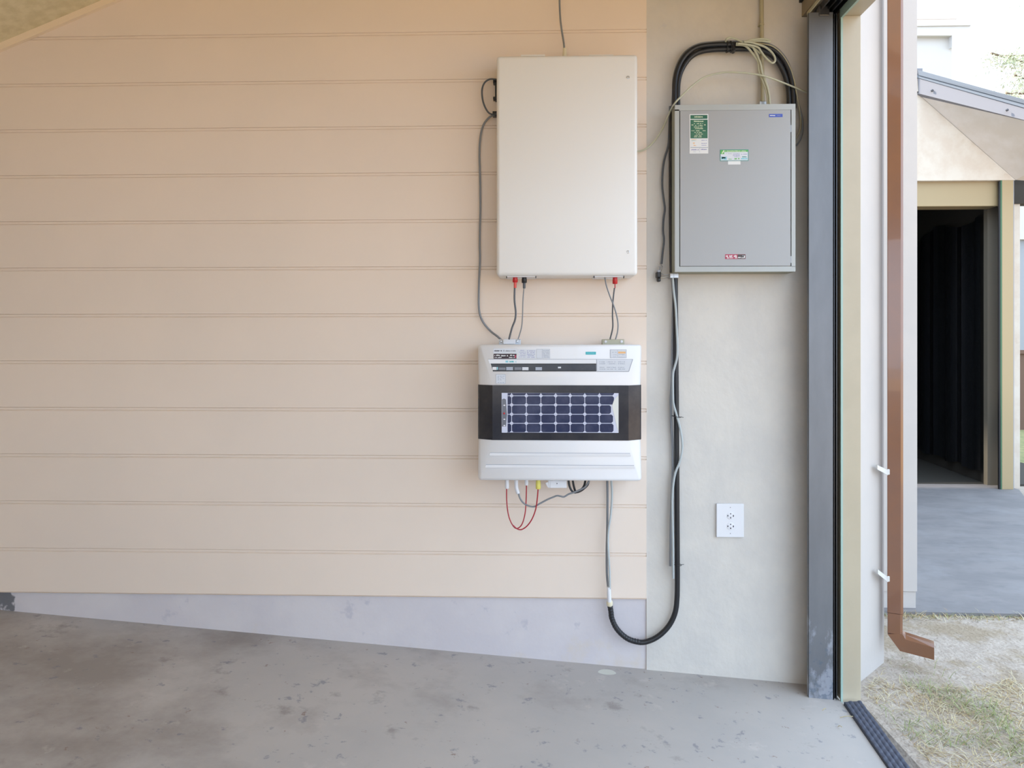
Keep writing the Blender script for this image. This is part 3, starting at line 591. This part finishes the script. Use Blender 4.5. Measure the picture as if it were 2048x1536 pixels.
for (u0, u1, v0, v1, m_) in ((985, 993, 734, 740, 'wplast'), (993.5, 996, 734, 739.5, 'lsky'), (997.5, 1011, 735, 740, 'screen'), (1012.5, 1026, 734, 740.5, 'lgrey'), (1029, 1043, 734.5, 740, 'screen'), (1044.5, 1057, 734.3, 740.5, 'lpale'), (1071, 1084, 734.3, 740.5, 'lgrey'), (1116, 1122, 733.5, 736.5, 'lpale')):
    pq(mb, u0, u1, v0, v1, Yz, m_)
mb.build('slot_tags', t)
mb = MB(); Yl = YI - .0014
pq(mb, 976, 1266, 718.2, 719, Yl, 'groove'); pq(mb, 1193, 1193.8, 719, 743, Yl, 'groove')
mb.face([P(u, v, Yl) for u, v in ((1194, 719.6), (1264.5, 719.6), (1257, 742.2), (1194, 742.2))], 'lpale'); mb.face([P(u, v, Yl - .0002) for u, v in ((1265, 719), (1266, 719), (1258, 743.2), (1257, 742.6))], 'groove'); pq(mb, 1194, 1257.5, 742.3, 743.3, Yl, 'groove')
for r in range(5):
    if r == 2: continue
    for (u0, u1) in ((1199, 1211), (1213.5, 1232.5), (1236, 1250)): prints(mb, u0, u1, 722.8 + r * 3.6, 724.8 + r * 3.6, Yl - .0003, 'lgrey', .5, 1.2, .3)
tag(mb.build('info_plate', t), 'pale slanted information plate')
mb = MB(); Yl = YI - .0007                               # stickers along the top
pq(mb, 986.5, 1034.5, 697.2, 706.8, Yl, 'lpale'); prints(mb, 988.5, 1004.5, 700.3, 703, Yl - .0003, 'ink', .8, 1.6, .3); pq(mb, 1007.3, 1008.3, 700, 703.2, Yl - .0003, 'ink'); prints(mb, 1011, 1031.5, 700.6, 703, Yl - .0003, 'ink', .4, .9, .5)
pq(mb, 987.3, 1033, 707.5, 717.6, Yl, 'lmar')
for (u0, u1, v0, v1) in ((989, 1000.8, 709.2, 712.1), (1002.5, 1016.2, 709.9, 712.8), (1018, 1019, 709, 712.5), (1020, 1030, 709.2, 712), (989, 1003.5, 714, 716), (1018, 1030, 714, 716)): prints(mb, u0, u1, v0, v1, Yl - .0003, 'lwhite', 1.2, 2.2, .15)
pq(mb, 1029.5, 1032.5, 710, 716, Yl - .0004, 'lred'); mb.build('name_label', t)
mb = MB(); pq(mb, 1036, 1071.5, 699, 717, Yl, 'lpale')
for r in range(5): prints(mb, 1038, 1051, 700.5 + r * 3.2, 701.5 + r * 3.2, Yl - .0003, 'lpurp', .8, 2.5, .4); prints(mb, 1054, 1070, 701.2 + r * 3.2, 702.6 + r * 3.2, Yl - .0003, 'lpurp', .6, 1.6, .4)
pq(mb, 1073, 1100, 698.3, 716.3, Yl, 'lpale'); pq(mb, 1084, 1084.6, 698.3, 716.3, Yl - .0002, 'lgrey')
for r in range(5): prints(mb, 1086, 1098, 700.5 + r * 3.1, 702.3 + r * 3.1, Yl - .0003, 'lgrey', .6, 1.6, .3)
for (u0, u1, v0, v1) in ((1073, 1100, 698.2, 698.7), (1073, 1100, 716, 716.5), (1073, 1073.5, 698, 716.4), (1099.6, 1100, 698, 716.4)): pq(mb, u0, u1, v0, v1, Yl - .0002, 'lgrey')
mb.build('spec_label', t)
mb = MB(); pq(mb, 1171.3, 1191.8, 703.5, 709.2, Yl, 'lteal'); prints(mb, 1173.5, 1189, 705.2, 706.8, Yl - .0003, 'lsky', .6, 1.5, .5); mb.build('teal_sticker', t)
mb = MB(); pq(mb, 1220.5, 1252.8, 699.3, 715.7, Yl, 'lpale'); pq(mb, 1236.3, 1251.2, 703.2, 707, Yl - .0003, 'lor'); pq(mb, 1234.8, 1235.3, 700, 715, Yl - .0003, 'lgrey')
for v in (704, 709, 713): prints(mb, 1224, 1233, v, v + 1, Yl - .0003, 'lgrey', 1, 2, .4); prints(mb, 1237, 1250, v + 4 if v < 706 else v + .6, v + 5 if v < 706 else v + 1.4, Yl - .0003, 'lgrey', 1, 3, .3)
for (u0, u1, v0, v1) in ((1220.3, 1253, 699, 699.6), (1220.3, 1253, 715.4, 716), (1220.3, 1220.8, 699, 716), (1252.5, 1253, 699, 716)): pq(mb, u0, u1, v0, v1, Yl - .0003, 'lgrey')
mb.build('orange_marked_label', t)
Yl2 = YI - .0015
mb = MB(); pq(mb, 1011, 1016.5, 721.3, 725, Yl2, 'lsky'); prints(mb, 1019, 1029, 721.2, 725, Yl2, 'lteal', 1.2, 2.2, .3); prints(mb, 1030.5, 1033, 721.5, 725, Yl2, 'lsky', .8, 1, .3); mb.build('slot_print', t)
mb = MB(); pq(mb, 992, 1011, 749, 766.8, Yl, 'lpale')
for r in range(6):
    if r == 4: continue
    for u in (995, 1000, 1005): prints(mb, u, u + 4, 751.5 + r * 2.5, 753 + r * 2.5, Yl - .0003, 'lgrey', 1, 2, .2)
for (u0, u1, v0, v1) in ((992, 1011, 748.8, 749.3), (992, 1011, 766.6, 767.1), (991.9, 992.4, 749, 767), (1010.6, 1011.1, 749, 767)): pq(mb, u0, u1, v0, v1, Yl - .0003, 'lgrey')
mb.build('grid_label', t)
for (u0, u1, v) in ((980, 1260, 909), (972, 1268, 933)):
    mb = MB(); yy0, yy1 = P(u0, v - 2, YI), P(u1, v + 2, YI); zc = (yy0.z + yy1.z) / 2
    mb.prism([(yy0.x - .003, YI, zc - .005), (yy1.x + .004, YI, zc - .005), (yy1.x, YI, zc + .005), (yy0.x, YI, zc + .005)], (0, -.0022, 0), 'casing')
    mb.box(yy0.x, yy1.x, YI - .0012, YI, zc + .0048, zc + .0062, 'groove'); mb.build('rib', t)
# wall brackets above it
mb = MB(); pbox(mb, 997.5, 1041.5, 678.5, 691, -.075, -.05, 'brk', .003); pbox(mb, 1006, 1031, 678, 688.5, -.085, -.075, 'wplast', .002)
for u in (1002.5, 1034.5): mb.lathe(P(u, 682.5, -.075), [(.005, 0), (.005, -.003), (.0025, -.004)], 'zinc', 'y', 12)
tag(mb.build('bracket', t), 'white bracket on the left top edge')
mb = MB(); pbox(mb, 1204.5, 1249, 678.5, 691, -.08, -.05, 'khaki', .002)
for u in (1211, 1242.8): mb.lathe(P(u, 683, -.08), [(.0055, 0), (.0055, -.003), (.003, -.0045)], 'wplast', 'y', 12)
tag(mb.build('bracket', t), 'khaki bracket on the right top edge')
mb = MB(); pbox(mb, 1096, 1133.5, 960, 976.5, -.12, -.06, 'wplast', .003); pbox(mb, 1101, 1129, 962, 975.8, -.122, -.12, 'wplast'); pq(mb, 1113.3, 1114.8, 966, 968, -.1225, 'dark')
mb.face([P(u, v, -.121) for u, v in ((1091, 966), (1096, 964), (1097, 976), (1094, 972))], 'wplast')
tag(mb.build('junction_box', t), 'small white junction box underneath')

# cables under the inverter
Yu = -.11
c = cable([(1013.3, 975), (1013.2, 995), (1014.5, 1015), (1018, 1034), (1024.5, 1049), (1033, 1057), (1043, 1050), (1049.5, 1030), (1052, 1005), (1053, 969)], .0022, 'redw', 'red wire loop from outer white plug to small white plug', Yu)
plug(c, 'plug', 1014, 957, 977, Yu, 8, 'wplast'); plug(c, 'plug', 1053, 957, 970.5, Yu, 7.5, 'wplast')
c = cable([(1076.3, 976), (1074.8, 995), (1071.5, 1018), (1064, 1038), (1054, 1052), (1043, 1059), (1034, 1057.5), (1026, 1050.5)], .0024, 'redw', 'red wire curving down from the yellow plug', Yu - .005)
plug(c, 'plug', 1076.5, 957, 978, Yu - .005, 10, 'yellow')
c = cable([(1036.3, 984), (1040, 996), (1047, 1006), (1058, 1012), (1069, 1013), (1080, 1007), (1095, 999), (1107, 994), (1114, 991.5), (1121, 992.5), (1128, 993.5), (1138, 988), (1150, 984), (1163, 978), (1171, 973), (1179, 960)], .0034, 'greyc', 'grey cable sagging from long white plug toward the black loops', Yu)
mb = MB(); mb.tube([P(1032.5, 957, Yu), P(1032.5, 972, Yu), P(1034, 980, Yu), P(1036.3, 987, Yu)], .0076, 'wplast', 12); mb.build('plug', c, smooth=True)
cable([(1137, 960), (1139, 972), (1144, 982), (1151, 985), (1161, 980), (1168, 972), (1171, 960)], .0042, 'black', 'outer black cable loop beside the junction box', Yu + .012)
cable([(1145.5, 960), (1148, 974), (1152, 984), (1160, 982.5), (1168, 977), (1175, 970), (1178, 960)], .0042, 'black', 'inner black cable loop under the inverter', Yu + .026)

# pair of cables and the hooked black conduit
cable([(1214.5, 958), (1215, 1000), (1214.5, 1060), (1213.5, 1100), (1214, 1150), (1217, 1180)], .0046, 'greyc', 'left one of two grey cables dropping to the hooked conduit', -.022)
cable([(1222.5, 958), (1224, 990), (1221.5, 1030), (1217, 1060), (1216, 1090), (1219, 1140), (1219.5, 1178)], .0042, 'lightc', 'paler right one of two cables dropping to the hooked conduit', -.034)
hook = [(1219.9, 1211), (1222, 1224), (1223.5, 1236), (1231, 1253.5), (1243, 1268), (1259.3, 1279.3), (1281.2, 1284.7), (1299, 1281.5), (1316.7, 1272.4), (1333, 1257.5), (1344, 1241), (1351.2, 1221), (1354, 1196), (1354.6, 1161), (1354.4, 1100), (1353.8, 1000), (1353.3, 900), (1352.6, 800), (1351.6, 700), (1350.8, 620), (1350.5, 556)]
c = cable([(a, b, -.02) for a, b in hook], .0103, 'black', 'long black conduit hooking under the inverter and up the plaster wall', name='conduit', seg=14)
mb = MB(); mb.tube([P(a, b, -.02) for a, b in hook[:7]], .0112, 'conduit', 14, ribs=.011); tag(mb.build('ribbed_sleeve', c, smooth=True), 'ribbed black sleeve')
mb = MB(); a = P(1219.3, 1212, -.022); mb.lathe(a, [(.0095, 0), (.0125, .006), (.0125, .016), (.010, .022), (.008, .023)], 'gland', 'z', 16); mb.build('end_ring', c, smooth=True)
mb = MB(); mb.tube([P(1218.5, 1203, -.028), P(1218, 1190, -.03), P(1217.5, 1174, -.03)], .0085, 'wplast', 12); tag(mb.build('joiner', c, smooth=True), 'white plastic joiner')
cable([(1344.5, 548), (1345, 570), (1346.3, 600), (1345.2, 650), (1344.5, 700), (1344, 760), (1341.5, 800), (1342.5, 850), (1344.5, 880), (1345.5, 930), (1344, 980), (1341.8, 1040), (1341, 1090), (1340.5, 1132)], .0048, 'greyc', 'grey cable left of the upright conduit, ending shortest', -.014)
cable([(1345, 548), (1347.8, 585), (1351, 612), (1353, 650), (1354.8, 690), (1354, 715), (1349, 735), (1346, 750), (1346, 790), (1347, 808), (1352, 826), (1360, 855), (1364.5, 885), (1363.5, 905), (1359, 925), (1351, 945), (1346.5, 970), (1344.5, 1005), (1345.5, 1060), (1346.3, 1110), (1346.5, 1157)], .0044, 'lightc', 'pale cable weaving across the front of the upright conduit', -.038)
for (v, dx, lb) in ((833, 0, 'thin dark cable tie round the upright conduit at inverter height'), (1128, 3, 'thin dark cable tie low on the upright conduit')):
    c = P(1352.5 + dx * .3, v, -.024); mb = MB(); pts = []
    for k in range(25):
        a = 2 * math.pi * k / 24; pts.append(c + Vector((.0175 * math.cos(a), .0175 * math.sin(a) * .95 - .003, -.003 * math.cos(a))))
    mb.tube(pts, .0013, 'black', 6, 1); mb.tube([c + Vector((.016, -.008, 0)), c + Vector((.026, -.012, -.003 if dx == 0 else .002))], .0012, 'dgrey', 6, smooth=False); tag(mb.build('cable_tie', origin=c), lb, 'cable tie', 'cable ties on the conduit')

# ------------------------------------------------------------------ grey distribution panel
YG = -.105; YM = YG + .012
t = thing('electrical_panel', 'grey steel electrical panel with stickers, mounted on the plaster wall', 'electrical panel', P(1470, 543, 0))
mb = MB(); pbox(mb, 1350, 1591, 210, 543, YM, .004, 'paneld'); mb.build('body', t)
mb = MB(); pbox(mb, 1358.2, 1583.4, 219, 533.7, YM - .0003, YM + .001, 'dark'); mb.build('seam_shade', t)  # dark sheet standing in for the shade inside the door seam
mb = MB()
for (u0, u1, v0, v1) in ((1350, 1591, 210, 219.2), (1350, 1591, 533.3, 543), (1350, 1358.6, 219.2, 533.3), (1583, 1591, 219.2, 533.3)): pbox(mb, u0, u1, v0, v1, YG, YM, 'panelf')
mb.build('frame', t)
mb = MB(); pbox(mb, 1360.2, 1581.3, 221.5, 531.8, YG - .001, YM - .0008, 'panel', .0012, 2); dr = mb.build('door', t)
for v in (250, 512):
    mb = MB(); pbox(mb, 1581.6, 1583.2, v, v + 14, YG + .002, YM, 'zinc'); mb.build('hinge', dr)
Yd = YG - .0016
mb = MB(); pq(mb, 1379, 1416.6, 228.5, 307, Yd, 'lwhite'); pq(mb, 1380.8, 1414.8, 230.3, 237.6, Yd - .0003, 'lgreen'); pq(mb, 1380.8, 1415.2, 239.6, 276.5, Yd - .0003, 'lgreen')
prints(mb, 1389, 1406, 232.3, 235.2, Yd - .0006, 'lcream', 1, 1.9, .3)
for (u0, u1, v0, v1) in ((1387.8, 1407.3, 241.5, 243.8), (1388, 1408, 246.5, 248), (1382.8, 1387, 248.8, 250.9), (1408, 1412.3, 248.6, 250.7), (1390, 1405.5, 250, 251.8), (1388, 1406, 253.3, 255), (1390, 1406, 256.3, 258), (1382.8, 1391, 260.8, 262), (1392, 1401, 260.5, 262.3), (1405, 1412, 260.8, 262), (1389, 1406, 264, 265.6), (1392, 1406.5, 267.2, 268.9), (1389, 1405, 270.5, 271.9), (1388, 1404, 273, 274.4)): prints(mb, u0, u1, v0, v1, Yd - .0006, 'lcream', .9, 1.9, .15)
for (u0, u1, v0, v1, m_) in ((1383, 1393, 278.3, 280, 'lor'), (1383, 1392, 280.6, 281.8, 'lsky'), (1386, 1390, 285, 287.5, 'lor'), (1386, 1392, 289.5, 292, 'lor'), (1403, 1413.5, 280, 281.4, 'lpurp'), (1403, 1413.5, 285.8, 287.2, 'lpurp'), (1403, 1413.5, 289.8, 291, 'lpurp'), (1382.5, 1397.5, 298.3, 300.5, 'lpurp'), (1400, 1414, 297.6, 299.9, 'lpurp'), (1386, 1392, 303, 304, 'lgrey')): prints(mb, u0, u1, v0, v1, Yd - .0004, m_, .8, 1.7, .3)
pq(mb, 1381, 1416, 294.4, 295.4, Yd - .0004, 'lgrey'); pq(mb, 1398.8, 1399.3, 296, 305, Yd - .0004, 'lgrey'); tag(mb.build('green_notice', dr), 'tall green and white printed notice')
mb = MB(); pq(mb, 1440, 1497, 299.3, 321.7, Yd, 'ltg'); pq(mb, 1441.2, 1495.8, 300.4, 320.6, Yd - .0003, 'lpale'); pq(mb, 1448.6, 1495.8, 300.4, 303.6, Yd - .0005, 'lbg'); pq(mb, 1441, 1448.4, 300.2, 308.2, Yd - .0005, 'lbg')
mb.face([P(u, v, Yd - .0007) for u, v in ((1443, 307), (1446.8, 300.4), (1448.4, 300.4), (1448.4, 303), (1444.6, 307.5))], 'lcream'); prints(mb, 1450, 1492, 301, 303, Yd - .0007, 'lcream', .9, 2, .3)
prints(mb, 1452, 1464, 306.8, 308, Yd - .0005, 'lgrey', .8, 2, .3); prints(mb, 1482, 1495.5, 307.5, 309, Yd - .0005, 'lpurp', .8, 2, .2)
for k in range(4): prints(mb, 1466, 1480, 307 + k * 2, 308.2 + k * 2, Yd - .0005, 'lpurp', .7, 1.6, .5)
for (u0, u1, v0, v1, m_) in ((1442.3, 1453.5, 312.5, 319.8, 'lsky'), (1443.5, 1452, 313.5, 317.5, 'ltg'), (1454.8, 1456, 311.5, 319.5, 'ltg'), (1457, 1463.5, 317.6, 319, 'lbg'), (1469, 1478.6, 315.3, 319.3, 'lbg'), (1482, 1494.5, 312.5, 314.5, 'ltg'), (1482, 1494.5, 315.5, 319, 'lsky')): prints(mb, u0, u1, v0, v1, Yd - .0006, m_, 2, 4, .1)
tag(mb.build('wide_sticker', dr), 'wide green-bordered sticker')
mb = MB(); pq(mb, 1456, 1481, 321.8, 329, Yd, 'lwhite'); mb.build('blank_tag', dr)
mb = MB(); pq(mb, 1538, 1565.2, 228, 234.1, Yd, 'lblue'); prints(mb, 1539.8, 1553, 229.9, 232, Yd - .0003, 'lwhite', 1, 1.9, .2); prints(mb, 1554, 1561.5, 230.2, 231.8, Yd - .0003, 'lpurp', .7, 1.3, .3); tag(mb.build('blue_badge', dr), 'small blue badge')
mb = MB(); pq(mb, 1450.2, 1491, 508.6, 517.8, Yd, 'lred'); pq(mb, 1475.2, 1490.7, 508.9, 517.5, Yd - .0003, 'lbrown'); prints(mb, 1451.8, 1473.5, 510, 514.2, Yd - .0005, 'lwhite', 1.5, 2.6, .35)
for (u0, u1, v0, v1) in ((1454, 1458, 515, 516.6), (1459, 1466, 515, 516.3), (1470, 1474.5, 515, 516.3), (1476, 1481.5, 514.2, 516), (1482.5, 1489.5, 515, 516.2), (1488, 1489.8, 511, 515)): pq(mb, u0, u1, v0, v1, Yd - .0005, 'lwhite')
prints(mb, 1482, 1487, 510.5, 512.5, Yd - .0005, 'lgrey', .8, 1.6, .3); tag(mb.build('red_badge', dr), 'small red and brown badge')

# arch of thick tubes over the panel and the cables tied to it
YC = -.035
oa = [(1349.5, 215), (1349, 190), (1350, 165), (1354, 143), (1363, 122), (1377, 105), (1396, 94), (1425, 89.5), (1455, 89), (1490, 89), (1520, 92), (1545, 99), (1563, 114), (1577, 138), (1584, 165), (1587, 190), (1587.5, 216)]
ia = [(1355.5, 215), (1355.3, 190), (1356.5, 165), (1361, 146), (1370, 128), (1383, 113), (1400, 104), (1425, 99.5), (1455, 98.5), (1490, 98), (1515, 99.5), (1536, 106), (1553, 120), (1567, 143), (1575, 168), (1578, 190), (1578.5, 216)]
cable([(a, b, YC - .002) for a, b in oa], .0098, 'black', 'outer thick black tube arching over the grey panel', name='conduit', seg=14)
cable([(a, b, YC + .004) for a, b in ia], .0098, 'black', 'inner thick black tube arching over the grey panel', name='conduit', seg=14)
cable([(1341.5, 215, -.02), (1341, 300, -.02), (1341, 400, -.02), (1341.5, 470, -.02), (1342.5, 545, -.02)], .0065, 'black', 'black cable running down tight along the panel\'s left side')
for u, lb in ((1453.5, 'thin black tie on the arched tubes, left of the grey one', ), (1461.5, 'middle tie on the arched tubes, left of the tape wrap')):
    c = P(u, 93.8, YC); mb = MB(); pts = [c + Vector((.0008 * math.sin(a * 2), .0145 * math.cos(a), .0225 * math.sin(a))) for a in [2 * math.pi * k / 28 for k in range(29)]]
    mb.tube(pts, .0017, 'black', 6, 1); mb.box(c.x - .003, c.x + .003, YC - .018, YC - .012, c.z - .028, c.z - .02, 'black', .001); tag(mb.build('cable_tie', origin=c), lb, 'cable tie', 'cable ties on the arch')
mb = MB(); pbox(mb, 1465, 1471.5, 84.5, 103.5, YC - .0128, YC + .01, 'black', .004); tag(mb.build('tape_wrap', origin=P(1461, 94, YC)), 'black tape wrap holding both arched tubes together', 'tape')
cable([(1339, 268, -.012), (1342, 225, -.02), (1345, 190), (1346, 160), (1351, 137), (1361, 115), (1377, 98), (1400, 87), (1430, 83.5), (1455, 82.5), (1500, 83.5), (1535, 87), (1558, 100), (1575, 122), (1585, 150), (1591, 175), (1597, 205, -.025), (1604, 235, -.02), (1605.5, 258, -.02), (1601, 278, -.02), (1593, 291, -.02)], .0032, 'greyc', 'outer thin grey cable following the arch and looping beside the panel', -.03)
cable([(1480, 84), (1520, 87), (1545, 93), (1565, 110), (1580, 135), (1588, 160), (1593, 185), (1600, 225, -.02), (1601.5, 250, -.02), (1597, 268, -.02), (1591, 278, -.02)], .0028, 'oliv', 'inner thin olive cable looping beside the panel\'s right edge', -.045)
cable([(1340, 212, -.03), (1339.5, 235, -.018), (1338.5, 262), (1336.5, 292), (1329.7, 315), (1325.5, 340), (1324.5, 372), (1327.5, 400), (1329.5, 418), (1327, 438), (1326, 461), (1327.8, 480), (1325.3, 505), (1323, 528)], .0042, 'dgrey', 'wavy dark grey cable hanging left of the grey panel', -.012)
c = thing('cable_connector', 'black frayed connector block at the lower left of the grey panel', 'connector', P(1319, 550, 0))
mb = MB(); pbox(mb, 1313.5, 1322.5, 543, 555, -.03, .003, 'black', .004); pbox(mb, 1315.5, 1322, 555, 563, -.026, .003, 'black', .004); mb.build('block', c)
mb = MB()
for (u0, v0, u1, v1) in ((1318, 532, 1321, 545), (1322, 530, 1318, 541), (1324, 531, 1322, 543), (1320, 527, 1325, 534)): mb.tube([P(u0, v0, -.02), P((u0 + u1) / 2 + 1, (v0 + v1) / 2, -.024), P(u1, v1, -.02)], .001, 'greyc', 5)
mb.build('frayed_wire', c)
mb = MB(); pbox(mb, 1315, 1321, 540, 544, -.031, -.01, 'lgrey', .001); mb.build('collar', c)
mb = MB(); mb.tube([P(1323, 546, -.02), P(1328, 549.5, -.02), P(1341, 549, -.02)], .0016, 'zinc', 6); mb.tube([P(1323, 555, -.02), P(1330, 554, -.02), P(1341, 552, -.02)], .0016, 'zinc', 6); mb.build('wire_stub', c, smooth=True)
c = thing('pipe_clamp', 'small pale metal clamp under the grey panel\'s lower left corner', 'clamp', P(1350, 551, 0))
mb = MB(); pbox(mb, 1340, 1357.5, 546.2, 556, -.045, .003, 'zinc', .002); mb.build('body', c); mb = MB(); mb.lathe(P(1344.5, 550.5, -.045), [(.003, 0), (.003, -.003)], 'zinc', 'y', 10); pq(mb, 1347.5, 1348, 546.5, 555.5, -.0455, 'dgrey'); mb.build('screw', c)
c = thing('wall_pipe', 'thin upright painted pipe running down from ceiling to the grey panel', 'pipe', P(1524, 210, 0))
mb = MB(); mb.tube([P(1522, -340, -.012), P(1523.8, 100, -.012), P(1525.5, 215, -.012)], .0074, 'oliv', 12, smooth=False); mb.build('pipe', c, smooth=True)
mb = MB(); pbox(mb, 1519, 1533, 202, 211, -.03, .003, 'zinc', .002); mb.build('clamp', c)
mb = MB(); pbox(mb, 1519.2, 1528.6, 47, 49, -.021, .003, 'oliv'); mb.build('saddle', c)
cable([(1472, 89.5), (1487, 90.5), (1496, 96), (1505, 107), (1512, 117), (1516.5, 125), (1517.5, 137), (1520, 150), (1526, 163), (1531.5, 178), (1535, 195), (1536.5, 214)], .0044, 'beigec', 'beige cable dropping into panel, left one of the pair', -.058)
cable([(1472, 87), (1490, 88.5), (1503, 92), (1509, 100), (1515, 112), (1521, 128), (1524, 145), (1529, 158), (1535, 175), (1538.5, 192), (1540, 214)], .0042, 'beigec', 'beige cable dropping into panel, right one of the pair', -.064)
cable([(1451, 84, -.04), (1453, 78), (1460, 75.3), (1469, 77), (1480, 82), (1489, 87), (1500, 92), (1510, 98), (1517, 104), (1521, 107)], .0040, 'beigec', 'beige cable end arcing over the ties and stopping short', -.060)
cable([(1476, 87), (1500, 90), (1516, 95), (1522, 103), (1530, 114), (1539, 123), (1545, 126), (1550, 122), (1549, 113), (1542, 103), (1530, 94), (1515, 88.5), (1500, 84.5), (1488, 84)], .0040, 'beigec', 'beige cable bent into a long drooping loop right of the pipe', -.070)
cable([(1484, 85), (1500, 80.5), (1518, 78), (1532, 78.5), (1540, 81.5), (1537, 83.5), (1520, 82), (1500, 83.5), (1486, 86)], .0040, 'beigec', 'beige cable folded into a flat loop above the arch', -.060)
cable([(1272, 303, -.04), (1283, 301.5), (1294, 296), (1309, 282), (1322, 263), (1333, 240), (1341, 221, -.05), (1350, 206, -.12), (1365, 190, -.115), (1385, 171, -.10), (1410, 154, -.09), (1440, 146, -.08), (1465, 144.5, -.08), (1500, 147, -.08), (1530, 152.5, -.08), (1560, 163, -.065), (1590, 175, -.055), (1620, 187, -.045), (1645, 195, -.03)], .0034, 'beigec', 'slack pale cable arcing from white cabinet over grey panel to door track', -.03)

# ------------------------------------------------------------------ power outlet
t = thing('power_outlet', 'white double power outlet on the lower plaster wall', 'power outlet', P(1460, 1040, 0))
mb = MB(); pbox(mb, 1433, 1488, 1007.5, 1075, -.006, .004, 'wplast', .002); mb.build('plate', t)
for v in (1031.5, 1052.5):
    mb = MB(); mb.lathe(P(1461.3, v, -.006), [(.0155, .0005), (.0155, -.001), (.0145, -.0014)], 'wplast', 'y', 24); f = mb.build('socket', t, smooth=True)
    mb = MB(); Yo = -.0078
    for (du, dv, w_, h_) in ((-5.5, 0, 1.8, 3), (5.5, .3, 2, 3.6), (0, -3.8, 2, 2.2), (0, 4, 1.8, 3)): pq(mb, 1461.3 + du - w_ / 2, 1461.3 + du + w_ / 2, v + dv - h_ / 2, v + dv + h_ / 2, Yo, 'ink')
    mb.build('slots', f)
for v in (1015, 1067): mb = MB(); mb.lathe(P(1460.7, v, -.006), [(.0016, 0), (.0014, -.0008)], 'dgrey', 'y', 10); mb.build('screw', t)

for o in bpy.data.objects:
    if '_o' in o: del o['_o']
